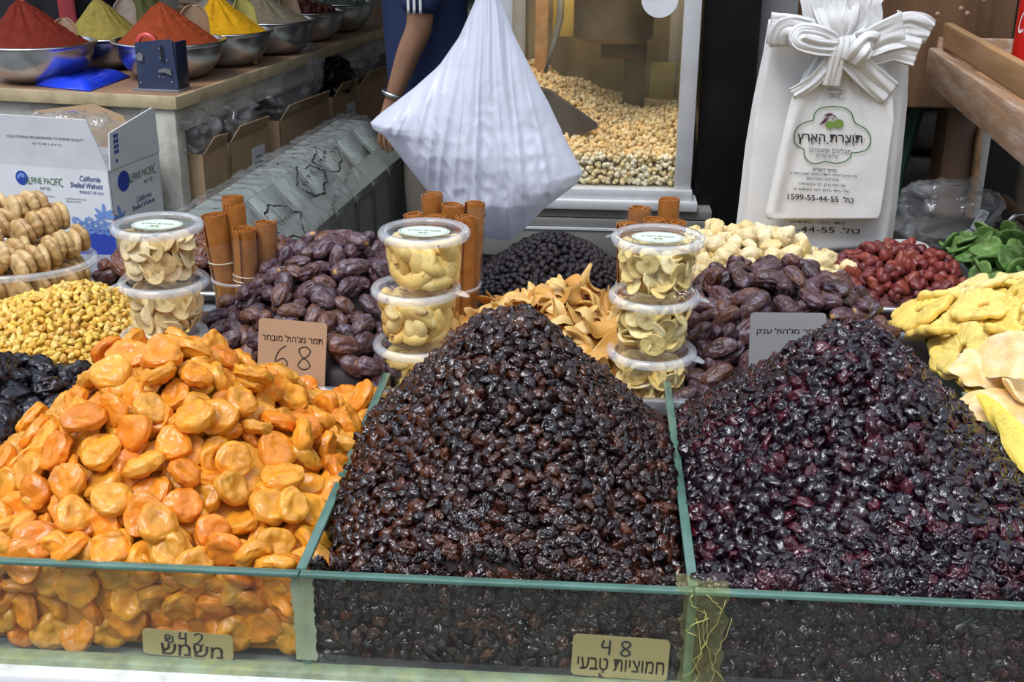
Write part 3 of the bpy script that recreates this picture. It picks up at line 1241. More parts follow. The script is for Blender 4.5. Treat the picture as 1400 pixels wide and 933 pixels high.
AP = variants(apricot_shape, 10, M['apricot'])
pile('dried_apricot', 'dried apricot', AP, hA, (-.628, -.272, .975, 1.436), .0262, 101, .40, lambda p: zone_apricot(p, 0), ((-.004, 1), (.010, 1.30), (.022, 3.2)), core=('apricot_mass', M['core_orange'], 'orange pulp of packed dried apricots deep inside the heap'), drop=.013, zf=ZB)
r = random.Random(14)
got = []
for _ in range(3000):
    x, z = r.uniform(-.618, -.285), r.uniform(.847, .944)
    if all((x - a) ** 2 + ((z - b) * 1.1) ** 2 > .0245 ** 2 for a, b in got):
        got.append((x, z))
        q = rand_rot(r, (r.gauss(0, .35), -1, r.gauss(0, .45)), .12)
        put('dried_apricot', AP[r.randrange(10)], (x, .970 + r.uniform(-.002, .012), z), q.to_quaternion(), 'dried apricot pressed behind the front pane of the orange bin', 'dried apricot', 'apricots behind the front pane')

PR = variants(prune_shape, 6, M['prune'])
hP = heap(-.80, 1.25, -1.05, -.60, .90, 1.50, .985, .90, .8, .2, 2.4)
pile('prune', 'prune', PR, hP, (-.90, -.648, 1.0, 1.435), .030, 111, .6, lambda p: ('shiny black prune in the bin beside the orange apricots', 'prunes in the outer bin'), core=('prune_mass', M['core_dark'], 'dark packed prunes deep in the outer bin'), zf=ZB)


def date_label(near):
    def f(p):
        if p.z > near[2]:
            return '%s date at the top of the heap %s' % near[:2], 'dates at the top of the heap ' + near[1]
        if p.y < near[3]:
            return '%s date low in the heap %s' % near[:2], 'dates low at the near side ' + near[1]
        return '%s date midway up the heap %s' % near[:2], 'dates midway up the heap ' + near[1]
    return f


DT = variants(date_shape, 9, M['date'])
hD = heap(-.392, 1.70, -.60, -.19, 1.40, 1.96, 1.042, .893, .80, .12, 2.1, .008, 5)
pile('medjool_date', 'date', DT, hD, (-.572, -.212, 1.472, 1.88), .0285, 121, .45, date_label(('purple-brown', 'behind the copper price card', 1.0, 1.555)), ((0, 1), (.012, 1.45)), core=('date_mass', M['core_dark'], 'dark packed dates deep inside the heap behind the copper card'),
     mask=lambda x, y: not (y < 1.497 and -.458 < x < -.345) and not (x < -.44 and y > 1.63 and (x + .57) ** 2 + (y - 1.71) ** 2 < .085 ** 2) and not (x > -.29 and y > 1.62 and (x + .20) ** 2 + (y - 1.70) ** 2 < .08 ** 2))
DG = [mesh('date shape', V, F, M['date'], True, C) for V, F, C in [date_shape(s + 20, 4, ((.062, .023, .018), (.080, .030, .030), (.10, .036, .018), (.048, .018, .017)), .0265, .0128) for s in range(7)]]
hE = heap(.285, 1.70, .07, .475, 1.40, 1.94, 1.008, .893, .72, .18, 2.3, .008, 9)
pile('medjool_date', 'date', DG, hE, (.135, .42, 1.472, 1.86), .029, 131, .45, date_label(('glossy dark', 'behind the silver price card', .985, 1.57)), ((0, 1), (.012, 1.45)), core=('date_mass', M['core_dark'], 'dark packed dates deep inside the heap behind the silver card'))
DB = [mesh('date shape', V, F, M['brown_date'], True, C) for V, F, C in [date_shape(s + 40, 4, ((.15, .042, .014), (.12, .034, .014), (.19, .060, .020)), .021, .0105) for s in range(6)]]
hF = heap(-.69, 1.93, -.90, -.42, 1.78, 2.12, .968, .893, .75, .2, 2.3, .006, 3)
pile('brown_date', 'date', DB, hF, (-.83, -.50, 1.855, 2.06), .0225, 141, .5, lambda p: ('small glossy red-brown date in the steel tray between fig tub and cups', 'brown dates in the back tray'), core=('date_mass', M['core_dark'], 'packed red-brown dates deep in the back tray'))
PN = variants(lambda s: ring_shape(s, .042, .0080, .0058), 7, M['candied'])
hN = heap(.76, 1.62, .46, 1.15, .98, 1.88, 1.035, .925, .85, .12, 2.1, .012, 6)
pile('pineapple_ring', 'candied pineapple', PN, hN, (.500, .95, 1.16, 1.78), .044, 151, .26,
     lambda p: (('candied yellow pineapple ring on the top of the yellow heap', 'pineapple rings on top') if p.z > 1.0 else ('candied yellow pineapple ring on the lower slope of the yellow heap', 'pineapple rings on the slope')),
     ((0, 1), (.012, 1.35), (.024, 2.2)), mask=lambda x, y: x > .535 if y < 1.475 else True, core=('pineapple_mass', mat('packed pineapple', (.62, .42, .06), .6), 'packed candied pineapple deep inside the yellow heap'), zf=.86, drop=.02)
MG = [mesh('mango shape', V, F, M['food'], True, C) for V, F, C in [slab_shape(s, .066 if s % 2 else .050, .026, .0050, 2.2, ((.66, .40, .12), (.60, .31, .07), (.68, .45, .16), (.54, .24, .05)), .22, 30, 16) for s in range(10)]]
hM = heap(-.025, 1.635, -.24, .10, 1.46, 1.80, .998, .893, .75, .12, 2.1, .012, 8)
pile('mango_strip', 'dried mango', MG, hM, (-.205, .065, 1.48, 1.75), .0235, 161, .48,
     lambda p: (('curled dried mango strip peeping between dark cranberry peak and cashew cups', 'mango strips by the cashew cups') if p.x < -.11 else ('curled dried mango strip in the heap behind the dark cranberry peak', 'mango strips in the heap')),
     ((0, 1), (.010, 1.2)), core=('mango_mass', M['core_orange'], 'packed dried mango deep inside the small orange heap'))
GN = variants(chunk_shape, 7, M['candied'])
hI = heap(.265, 1.99, .06, .46, 1.80, 2.18, .985, .893, .7, .2, 2.3, .008, 2)
pile('ginger_chunk', 'candied ginger', GN, hI, (.11, .435, 1.875, 2.12), .0245, 171, .8, lambda p: (('pale candied ginger chunk on the crest of the heap below the printed bags', 'ginger chunks on the crest') if p.z > .97 else ('pale candied ginger chunk on the low slope behind the dark dates', 'ginger chunks on the slope')),
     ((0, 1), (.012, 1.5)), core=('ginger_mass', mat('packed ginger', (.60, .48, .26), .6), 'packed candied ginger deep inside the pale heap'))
CH = variants(cherry_shape, 8, M['food'])
hH = heap(.525, 2.0, .40, .66, 1.83, 2.14, .962, .895, .7, .25, 2.4, .006, 4)
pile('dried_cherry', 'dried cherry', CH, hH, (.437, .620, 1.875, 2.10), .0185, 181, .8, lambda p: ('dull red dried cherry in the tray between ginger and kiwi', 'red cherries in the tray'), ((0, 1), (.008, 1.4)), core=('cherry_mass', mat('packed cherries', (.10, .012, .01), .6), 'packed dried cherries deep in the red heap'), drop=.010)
KW = variants(kiwi_shape, 6, M['candied'])
hW = heap(.72, 2.03, .58, .95, 1.82, 2.20, .970, .905, .7, .3, 2.4, .008, 5)
pile('kiwi_slice', 'candied kiwi', KW, hW, (.645, .90, 1.885, 2.12), .031, 191, .85, lambda p: ('green candied kiwi slice in the heap behind the pineapple', 'kiwi slices'), ((0, 1), (.012, 1.4)), core=('kiwi_mass', mat('packed kiwi', (.06, .12, .02), .6), 'packed candied kiwi deep in the green heap'))

# pale dried melon slices lying over the near side of the pineapple
ML = [mesh('melon shape', V, F, M['candied'], True, C) for V, F, C in [slab_shape(s + 60, .088, .055, .006, .8, ((.80, .50, .17), (.82, .58, .24)), .28, pale=(.84, .66, .40)) for s in range(4)]]
YS = [mesh('melon shape', V, F, M['candied'], True, C) for V, F, C in [slab_shape(s + 80, .10, .028, .006, .8, ((.78, .56, .07), (.82, .62, .10)), .22) for s in range(3)]]
for k, (px, py, y, rx, ry, rz, mm, s) in enumerate([(1352, 505, 1.33, .7, .1, .5, ML[0], 1.05), (1392, 486, 1.31, .9, -.2, -.6, ML[1], 1.1), (1368, 552, 1.27, .35, .1, .15, ML[2], 1.15), (1392, 538, 1.30, .5, .2, 1.0, ML[3], 1.0),
                                              (1330, 500, 1.37, .4, .3, 1.2, ML[1], .8), (1384, 590, 1.22, .6, .5, -.9, YS[0], 1.0), (1398, 615, 1.20, .5, .6, -1.0, YS[1], 1.1), (1375, 560, 1.30, .2, .4, -.8, YS[2], 1.0), (1410, 570, 1.27, .4, .1, .3, ML[0], 1.0)]):
    p = atY(px, py, y)
    o = put('melon_slice', mm, p, Matrix(euler_mat(rx, ry, rz)).to_quaternion(), None, 'dried melon', 'dried melon slices')
    o.scale = (s, s, s)
    tag(o, ['pale orange dried melon slice lying over the yellow pineapple heap', 'long yellow dried strip leaning on the outer glass divider'][mm in YS])
    o['group'] = ['pale melon slices', 'yellow strips by the divider'][mm in YS]

# ---------------------------------------------------------------- the two big cranberry heaps
P_ = [cran_shape(s, 4) for s in range(14)]
Q_ = [cran_shape(s, 3) for s in range(14)]
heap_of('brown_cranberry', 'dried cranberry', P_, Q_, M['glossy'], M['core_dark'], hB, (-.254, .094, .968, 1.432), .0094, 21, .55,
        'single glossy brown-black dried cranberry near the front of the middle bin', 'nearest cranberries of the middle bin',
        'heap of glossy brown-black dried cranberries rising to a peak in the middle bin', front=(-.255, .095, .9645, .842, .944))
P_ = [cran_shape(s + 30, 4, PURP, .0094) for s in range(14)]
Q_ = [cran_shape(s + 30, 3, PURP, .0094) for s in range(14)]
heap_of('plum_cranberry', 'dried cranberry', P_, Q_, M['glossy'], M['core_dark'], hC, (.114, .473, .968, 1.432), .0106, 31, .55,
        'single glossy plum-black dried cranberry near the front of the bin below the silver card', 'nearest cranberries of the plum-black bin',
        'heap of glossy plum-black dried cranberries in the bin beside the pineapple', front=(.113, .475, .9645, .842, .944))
# golden raisins, black raisins, small blue berries
hG = heap(-.755, 1.60, -1.04, -.60, 1.40, 1.86, .992, ZD, .9, .1, 2.1, .006, 2)
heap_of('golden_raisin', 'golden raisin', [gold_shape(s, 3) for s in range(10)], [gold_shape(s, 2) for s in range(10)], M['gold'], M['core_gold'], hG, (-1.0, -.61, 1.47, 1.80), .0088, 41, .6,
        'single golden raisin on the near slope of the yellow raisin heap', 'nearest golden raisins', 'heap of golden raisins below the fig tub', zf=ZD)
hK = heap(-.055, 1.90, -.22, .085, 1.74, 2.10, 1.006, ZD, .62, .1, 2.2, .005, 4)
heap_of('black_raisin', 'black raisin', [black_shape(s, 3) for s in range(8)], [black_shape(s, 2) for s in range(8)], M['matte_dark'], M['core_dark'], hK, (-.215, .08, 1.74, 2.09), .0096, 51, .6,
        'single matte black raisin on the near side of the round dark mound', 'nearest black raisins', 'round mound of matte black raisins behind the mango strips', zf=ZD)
hJ = heap(-.255, 1.98, -.35, -.17, 1.86, 2.12, .995, ZD, .7, .1, 2.2)
heap_of('blue_berry', 'dried berry', [black_shape(s + 9, 3) for s in range(6)], [black_shape(s + 9, 2) for s in range(6)], M['matte_dark'], M['core_dark'], hJ, (-.34, -.18, 1.88, 2.11), .0100, 61, .6,
        'tiny blue-black dried berry seen between dates and cashew cups', 'blue-black berries', 'small heap of blue-black dried berries behind the dates', nmax=60, zf=ZD)

# ---------------------------------------------------------------- figs in an oval tub
FT = (-.945, 1.76)
FA, FB, FZ = .150, .105, .100


def oval_lathe(prof, n=64):
    V, F = [], []
    k = len(prof)
    for i in range(n):
        a = 2 * math.pi * i / n
        c, s = math.cos(a), math.sin(a)
        for (d, z) in prof:
            V.append(((FA + d) * c, (FB + d) * s, z))
    for i in range(n):
        j = (i + 1) % n
        for q in range(k - 1):
            F.append((i * k + q, j * k + q, j * k + q + 1, i * k + q + 1))
    return V, F


ft = thing('fig_tub', 'clear oval plastic tub filled with dried figs', 'tub', (*FT, ZD))
Geo().add(*oval_lathe([(-.095, .001), (-.030, .001), (-.022, .006), (0, FZ - .004), (.001, FZ - .004)])).make('body', M['clear'], ft, smooth=True)
Geo().add(*oval_lathe([(-.001, FZ - .006), (.004, FZ - .008), (.008, FZ - .003), (.006, FZ + .003), (0, FZ + .004), (-.002, FZ), (-.001, FZ - .006)])).make('rim', M['clear_rim'], ft, smooth=True)
FG = variants(fig_shape, 9, M['food'])
r = random.Random(3)
def fig_chain(x, y, z, a, up, n, lab, grp, inside):
    d = Vector((math.cos(a) * math.cos(up), math.sin(a) * math.cos(up), math.sin(up)))
    for i in range(n):
        q = Vector((x, y, z)) + d * (i * .0138)
        if inside and (q.x / (FA - .020)) ** 2 + (q.y / (FB - .016)) ** 2 > 1.0:
            continue
        R_ = rand_rot(r, tuple(d), .16)
        put('dried_fig', FG[r.randrange(9)], (FT[0] + q.x + r.gauss(0, .0015), FT[1] + q.y, ZD + q.z + r.gauss(0, .0015)), R_.to_quaternion(), lab, 'dried fig', grp)


for z in (.026, .070):
    for k in range(9):
        fig_chain(-.155 + k * .038 + (.018 if z > .05 else 0), -.10, z, 1.15, 0, 14, 'tan dried fig seen through the side of the clear tub', 'figs inside the tub', True)
for (x, y, z, a, up, n) in ((-.085, -.080, .108, 1.1, .12, 5), (-.035, -.082, .110, 1.05, .16, 6), (.018, -.078, .112, 1.0, .18, 6), (.068, -.066, .108, .95, .15, 5), (-.06, -.035, .142, 1.05, .2, 5), (-.008, -.030, .146, 1.0, .2, 5), (.045, -.010, .145, .95, .15, 5),
                            (-.11, -.03, .125, 1.2, .1, 5), (.020, .030, .172, .8, .05, 4), (-.04, .030, .172, .9, 0, 4), (.085, .0, .118, .9, .1, 5), (.06, .05, .150, .8, .1, 3)):
    fig_chain(x, y, z, a, up, n, 'tan dried fig threaded in a row heaped above the tub rim', 'figs heaped over the rim', False)

# ---------------------------------------------------------------- lidded cups
HC = .0729


def cup_parts(t, lid=True, label=None, tab=None, h=HC, r0=.0470, r1=.0555):
    n = 56
    Geo().lathe([(.0008, .0020), (r0 - .008, .0020), (r0 - .006, .0004), (r0 - .001, .0008), (r0, .004), (r1, h - .004), (r1 + .0005, h - .001)], n).make('body', M['clear'], t, smooth=True)
    if lid:
        l_ = Geo().lathe([(.0008, h + .0012), (r1 - .009, h + .0012), (r1 - .006, h + .0026)], n).make('lid', M['clear_lid'], t, smooth=True)
        Geo().lathe([(r1 - .006, h + .0022), (r1 - .0035, h + .0052), (r1 + .0035, h + .0050), (r1 + .0062, h + .0015), (r1 + .0058, h - .0050), (r1 + .0030, h - .0052), (r1 + .0010, h - .001), (r1 - .006, h + .0022)], n).make('lid_rim', M['clear_rim'], l_, smooth=True)
        if tab is not None:
            Mx = RZ(tab) @ TR(r1 + .004, 0, h - .002)
            pts = [(-.004, -.010), (.004, -.0095), (.013, -.005), (.015, 0), (.013, .005), (.004, .0095), (-.004, .010)]
            Geo().prism(pts, -.0006, .0006, Mx @ Matrix.Rotation(.35, 4, 'Y')).make('pull_tab', M['clear_rim'], l_)
        if label is not None:
            g_ = Geo()
            ell = lambda a, b: [(a * math.cos(q * math.pi / 24), b * math.sin(q * math.pi / 24)) for q in range(48)]
            rot = RZ(label[0])
            lb = Geo().prism(ell(.0345, .0265), h + .0016, h + .0020, rot).make('label', M['label'], l_)
            for k_, (a, b, w_) in enumerate(((.0325, .0248, .0007),)):
                V, F = [], []
                for q in range(48):
                    an = q * math.pi / 24
                    V += [(a * math.cos(an), b * math.sin(an), h + .0023), ((a - w_) * math.cos(an), (b - w_) * math.sin(an), h + .0023)]
                for q in range(48):
                    q2 = (q + 1) % 48
                    F.append((2 * q, 2 * q2, 2 * q2 + 1, 2 * q + 1))
                g_.add(V, F, rot)
            for (tx, cy, w_) in label[1]:
                V, F = text_arrays(tx, w_)
                g_.add(V + np.array([0, cy, h + .0023]), F, rot)
            V, F = text_arrays('םיחוציפו םינילבת', .020)
            g_.add(V + np.array([0, -.0165, h + .0023]), F, rot)
            g_.make('lettering', M['ink_green'], lb)
            g2 = Geo()
            for (ox, oy) in ((-.003, -.0095), (.0035, -.0090)):
                g2.add([(ox + .0028 * math.cos(q * math.pi / 10), oy + .0022 * math.sin(q * math.pi / 10), h + .0024) for q in range(20)], [tuple(range(20))], rot)
            g2.make('olive_emblem', M['ink_olive'], lb)


BN = variants(chip_shape, 8, M['food'])
BP = [mesh('chip shape', V, F, M['food'], True, C) for V, F, C in [chip_shape(s + 20, 4, .0165, ((.76, .60, .30), (.80, .66, .38), (.70, .53, .24))) for s in range(8)]]
CS = [mesh('cashew shape', V, F, M['food'], True, C) for V, F, C in [cashew_shape(s, 1.85) for s in range(8)]]
TXT = [('ץראה תרצות', .001, .044), ]


def wall_r(z):
    return .0470 + (.0555 - .0470) * min(max((z - .004) / (HC - .008), 0), 1)


def filled_cup(px, py, y, level, kind, rot, tab, top):
    z = ZD + level * (HC + .0062)
    p = atY(px, py, y)
    names = {'banana': ('banana chips', 'in front of the silver card'), 'cashew': ('large yellow cashews', 'beside the dark cranberry peak'), 'pale': ('pale banana chips', 'behind the apricot heap')}[kind]
    pos = ['bottom', 'middle', 'top'][level]
    t = thing('lidded_cup', 'clear lidded cup of %s, %s of its stack %s' % (names[0], pos, names[1]), 'plastic cup', (p[0], y, z), 0, 'stacked cups of ' + names[0])
    cup_parts(t, True, (-.06, TXT) if top else None, tab)
    shapes = {'banana': BN, 'pale': BP, 'cashew': CS}[kind]
    one = {'banana': 'banana chip', 'pale': 'pale banana chip', 'cashew': 'yellow cashew'}[kind]
    lab, grp = '%s inside the %s cup of the stack %s' % (one, pos, names[1]), '%s in the %s cup %s' % (one, pos, names[1])
    r = random.Random(int(rot * 1000) + 5)
    spots = []
    gap = .0255 if kind == 'cashew' else .0168
    for _ in range(4000):                                            # against the wall, facing out
        a, zz = r.uniform(-math.pi / 2 - 2.0, -math.pi / 2 + 2.0), r.uniform(.010, HC - .013)
        if all((((a - b) * .046) ** 2 + (zz - c) ** 2) > gap * gap for b, c, d in spots):
            spots.append((a, zz, .044))
    outer = len(spots)
    for _ in range(400):
        a, zz = r.uniform(-math.pi, math.pi), r.uniform(.014, HC - .014)
        if all((((a - b) * .028) ** 2 + (zz - c) ** 2) > .0205 ** 2 for b, c, d in spots[outer:]):
            spots.append((a, zz, .030))
    for k in range(7):                                               # lying under the lid
        spots.append((k * 2.4 + rot, HC - .016 - .004 * (k % 2), .012 + .012 * (k % 3)))
    for k, (a, zz, rr) in enumerate(spots):
        me = shapes[r.randrange(len(shapes))]
        lying = rr < .038 and zz > HC - .021
        n = (0, -.3, 1) if lying else (math.cos(a), math.sin(a), r.gauss(0, .25))
        R_ = rand_rot(r, n, .25 if lying else (.30 if kind == 'cashew' else .55))
        V = np.empty(len(me.vertices) * 3, dtype=np.float32)
        me.vertices.foreach_get('co', V)
        V = V.reshape(-1, 3) @ np.array(R_).T
        c = np.array([rr * math.cos(a), rr * math.sin(a), zz])
        c[2] += max(0, .0035 - (V[:, 2] + c[2]).min())
        c[2] -= max(0, (V[:, 2] + c[2]).max() - (HC - .002))
        for _ in range(3):
            Q = V + c
            over = (np.hypot(Q[:, 0], Q[:, 1]) - (.0470 + .0085 * np.clip((Q[:, 2] - .004) / (HC - .008), 0, 1) - .0008)).max()
            if over > 0:
                rad_ = np.hypot(c[0], c[1])
                c[:2] *= max(rad_ - over, .001) / max(rad_, .001)
        put(one.replace('pale ', '').replace(' ', '_'), me, (p[0] + c[0], y + c[1], z + c[2]), R_.to_quaternion(), lab, 'cashew nut' if kind == 'cashew' else 'banana chip', grp)
    c = Geo().lathe([(.0008, .003), (.026, .003), (.030, HC - .024), (.0008, HC - .020)], 24).make('packed_contents', {'cashew': M_CC, 'banana': M_CB, 'pale': M_CP}[kind], None, smooth=True, loc=(p[0], y, z))
    tag(c, 'packed heart of the %s inside the %s cup %s' % (names[0], pos, names[1]), 'snack', None, 'stuff')


M_CB = mat('packed chips', (.58, .42, .15), .6, .35, 90)
M_CP = mat('packed pale chips', (.58, .45, .22), .6, .35, 90)
M_CC = mat('packed cashews', (.66, .48, .18), .6, .3, 90)
for level, (px, py) in enumerate(((571, 478), (569, 400), (580, 322))):
    filled_cup(px, py, 1.515, level, 'cashew', level * 2.1 + .4, (None, -.1, None)[level], level == 2)
for level, (px, py) in enumerate(((890, 495), (894, 415), (899, 335))):
    filled_cup(px, py, 1.515, level, 'banana', level * 1.7 + .9, (-.3, 0.0, 2.75)[level], level == 2)
for level, (px, py) in enumerate(((226, 470), (225, 396), (216, 318))):
    filled_cup(px, py, 1.515, level, 'pale', level * 2.3 + 2.2, (3.5, 3.3, 1.2)[level], level == 2)

# ---------------------------------------------------------------- fruit leather rolls standing in open cups


def roll_geo(length, R, turns, seed, flare=0.0):
    r = random.Random(seed)
    g_ = Geo()
    n = int(turns * 26)
    pts = []
    for i in range(n + 1):
        t = i / n
        a = 2 * math.pi * turns * t + r.random() * .01
        rr = .0035 + (R - .0035) * t + .0004 * math.sin(a * 3 + seed)
        pts.append((rr * math.cos(a), rr * math.sin(a), (rr + .0016) * math.cos(a), (rr + .0016) * math.sin(a)))
    nz_ = 10
    V, F = [], []
    for j in range(nz_):
        z = length * j / (nz_ - 1)
        for i, (a, b, c, d) in enumerate(pts):
            w = .0035 * noise.noise(Vector((i * .04, j * .3, seed))) if j in (0, nz_ - 1) else 0
            k = 1 + flare * (1 - j / (nz_ - 1)) * 0 + .03 * noise.noise(Vector((i * .05, j * .6, seed + 4)))
            V += [(a * k, b * k, z + w), (c * k, d * k, z + w)]
    m = len(pts)
    for j in range(nz_ - 1):
        for i in range(m - 1):
            q = (j * m + i) * 2
            u = q + m * 2
            F.append((q, u, u + 2, q + 2))
            F.append((q + 1, q + 3, u + 3, u + 1))
    for j in (0, nz_ - 1):
        for i in range(m - 1):
            q = (j * m + i) * 2
            F.append((q, q + 2, q + 3, q + 1) if j == 0 else (q, q + 1, q + 3, q + 2))
    for i in (0, m - 1):
        for j in range(nz_ - 1):
            q, u = (j * m + i) * 2, ((j + 1) * m + i) * 2
            F.append((q, q + 1, u + 1, u) if i == 0 else (q, u, u + 1, q + 1))
    return g_.add(V, F)


def roll_cup(cx, cy, spots, where, cupname):
    t = thing('open_cup', 'clear open cup holding %s' % cupname, 'plastic cup', (cx, cy, ZD))
    hh = .098
    Geo().lathe([(.0008, .002), (.036, .002), (.0375, .004), (.0475, hh)], 48).make('body', M['clear'], t, smooth=True)
    Geo().lathe([(.0470, hh - .003), (.0505, hh - .002), (.0515, hh + .001), (.0500, hh + .0028), (.0472, hh + .002), (.0470, hh - .003)], 48).make('rim', M['clear_rim'], t, smooth=True)
    for k, (dx, dy, z0, L_, R_, lean, la, desc, band, wrap) in enumerate(spots):
        o = thing('fruit_leather_roll', desc + ' ' + where, 'fruit leather', (cx + dx, cy + dy, ZD + z0), 0, 'fruit leather rolls ' + where)
        o.rotation_euler = (-lean * math.sin(la) * -1, lean * math.cos(la), k * 1.3)
        o.rotation_euler = (Matrix.Rotation(lean, 4, Vector((-math.sin(la), math.cos(la), 0))) @ RZ(k * 1.3 + 2)).to_euler()
        roll_geo(L_, R_, 3.2, k + int(cx * 100)).make('sheet', M['leather'], o)
        if band:
            for zb in band:
                b = [((R_ + .0022) * math.cos(q * math.pi / 14), (R_ + .0022) * math.sin(q * math.pi / 14), zb + .0018 * math.sin(q * math.pi / 14 + k)) for q in range(28)]
                Geo().tube(b, .0009, 6, closed=True).make('rubber_band', M['rubber'], o, smooth=True)
        if wrap:
            Geo().grid(lambda u, v: ((R_ + .0030 + .0012 * noise.noise(Vector((u * 9, v * 6, k)))) * math.cos(u * 6.283), (R_ + .0030 + .0012 * noise.noise(Vector((u * 9, v * 6, k)))) * math.sin(u * 6.283), L_ * (.02 + v * wrap)), 30, 12, True).make('cling_wrap', M['wrap'], o, smooth=True)


p = atY(334, 372, 1.71)
roll_cup(p[0], 1.71, [
    (-.021, -.010, .040, .158, .0185, .10, 3.1, 'amber fruit leather roll nearest the cup stack', (.085,), .7),
    (.009, -.022, .028, .152, .0180, .02, 0, 'amber fruit leather roll with two rubber bands', (.072, .080), .9),
    (-.006, .010, .040, .166, .0185, .04, 2.5, 'wide amber fruit leather roll behind the double-banded one', None, None),
    (.027, .006, .032, .152, .0165, .06, .3, 'amber fruit leather roll in cloudy wrap', (.05,), 1.0),
    (-.018, .028, .040, .174, .0175, .05, 2.0, 'tallest amber fruit leather roll at the back', None, None)], 'beside the purple dates', 'fruit leather rolls beside the purple dates')
p = atY(612, 370, 1.70)
roll_cup(p[0], 1.70, [
    (-.006, -.021, .012, .196, .0165, .04, 3.4, 'brown banded fruit leather roll half hidden by a cup', (.045, .052), .7),
    (.022, -.017, .012, .196, .0170, .05, .2, 'brown fruit leather roll with open flap', (.032,), None),
    (-.026, -.004, .012, .196, .0150, .12, 3.1, 'brown fruit leather roll leaning on the rim', None, .95),
    (.004, .010, .012, .206, .0175, .03, 1.2, 'thick brown fruit leather roll mid-bundle', None, None),
    (-.020, .026, .012, .218, .0175, .05, 2.3, 'tall brown fruit leather roll at the back', None, None),
    (.026, .020, .012, .208, .0150, .08, .6, 'slim brown fruit leather roll near the white bag', None, .95)], 'behind the cashew stack', 'fruit leather rolls behind the cashew stack')
p = atY(888, 372, 1.72)
roll_cup(p[0], 1.72, [
    (-.026, -.014, .012, .186, .0165, .05, 3.2, 'fruit leather roll with loose end above the lid', None, None),
    (.026, -.010, .012, .188, .0175, .05, .2, 'fruit leather roll with open core above the lid', None, None),
    (.000, -.016, .012, .192, .0160, .02, 1.0, 'wrapped fruit leather roll mid-bundle', None, .98),
    (-.014, .018, .012, .200, .0170, .04, 2.3, 'wrapped fruit leather roll at the back', None, .98),
    (.019, .023, .012, .212, .0170, .05, 1.0, 'tallest fruit leather roll', None, None)], 'behind the banana chip stack', 'fruit leather rolls behind the banana chip stack')
# an empty clear cup behind that one
p = atY(948, 330, 1.83)
t = thing('open_cup', 'empty clear cup behind the banana chip stack near the black pillar', 'plastic cup', (p[0] - .012, 1.86, ZD))
Geo().lathe([(.0008, .002), (.026, .002), (.034, .135)], 40).make('body', M['clear'], t, smooth=True)
Geo().lathe([(.0338, .133), (.036, .134), (.036, .137), (.0340, .137), (.0338, .133)], 40).make('rim', M['clear_rim'], t, smooth=True)

# ---------------------------------------------------------------- trays under the rear heaps


def tray(label, x0, x1, y0, y1, m, lip=.022, name='serving_tray'):
    t = thing(name, label, 'tray', ((x0 + x1) / 2, (y0 + y1) / 2, ZD + .0012))
    w, d = x1 - x0, y1 - y0
    prof = [(-.028, .0012), (-.006, .002), (0, lip), (.010, lip + .001), (.012, lip - .003)]
    V, F = [], []
    rings = []
    for (off, z) in prof:
        q = rrect(w + 2 * off, d + 2 * off, .03 + max(off, -.02), 6)
        rings.append([len(V) + i for i in range(len(q))])
        V += [(x, y, z) for x, y in q]
    n = len(rings[0])
    for a, b in zip(rings, rings[1:]):
        for i in range(n):
            j = (i + 1) % n
            F.append((a[i], a[j], b[j], b[i]))
    F.append(tuple(rings[0][::-1]))
    Geo().add(V, F).make('pan', m, t, solid=.0012, smooth=True)
    return t


tray('oval steel tray under the purple dates', -.575, -.205, 1.462, 1.90, M['tray'])
tray('steel tray under the dark dates by the silver card', .118, .452, 1.462, 1.86, M['tray'])
tray('grey steel tray of red-brown dates', -.84, -.49, 1.85, 2.07, M['tray'])
tray('steel tray under the pale ginger', .095, .435, 1.88, 2.13, M['tray'])
tray('steel tray of red dried cherries', .428, .628, 1.872, 2.11, M['tray'])
tray('steel tray under the green kiwi slices', .648, .92, 1.89, 2.14, M['tray'])
tray('steel tray under the mango strips', -.195, .03, 1.58, 1.73, M['tray'])
# white saucer with yellow bits beside the cups
p = atY(293, 440, 1.60)
t = thing('small_bowl', 'small white bowl with a few yellow candied bits between cups and dates', 'bowl', (p[0], 1.60, ZD))
Geo().lathe([(.0005, .002), (.018, .002), (.021, .005), (.034, .030), (.0325, .030), (.0195, .008), (.0005, .006)], 40).make('bowl_wall', mat('white plastic', (.75, .76, .78), .4), t, smooth=True)
YB_ = variants(lambda s: chunk_shape(s + 5, 2, .008, ((.80, .52, .06), (.84, .60, .12))), 4, M['candied'])
r = random.Random(2)
for k in range(16):
    a, d = r.random() * 6.28, r.random() ** .5 * .021
    put('candied_bit', YB_[k % 4], (p[0] + d * math.cos(a), 1.60 + d * math.sin(a), ZD + .014 + .012 * (k % 2)), Matrix(euler_mat(r.random() * 3, r.random() * 3, 0)).to_quaternion(), 'yellow candied bit in the small white bowl', 'candied fruit', 'yellow bits in the bowl')
# cashews beside the golden raisins
CW = [mesh('cashew shape', V, F, M['food'], True, C) for V, F, C in [cashew_shape(s + 4, .95, ((.72, .66, .54), (.76, .70, .58))) for s in range(4)]]
for k, (px, py) in enumerate(((6, 432), (14, 440), (22, 434), (30, 441), (38, 437), (8, 446), (20, 448), (-6, 440), (12, 427), (31, 431), (3, 455), (-4, 450))):
    p = atZ(px, py, ZD + .020)
    put('cashew', CW[k % 4], (p[0], p[1], ZD + .012 + .010 * (k % 2)), Matrix(euler_mat(r.uniform(-.5, .5), r.uniform(-.5, .5), r.random() * 6)).to_quaternion(), 'small white cashew between fig tub and golden raisins', 'cashew nut', 'small white cashews')

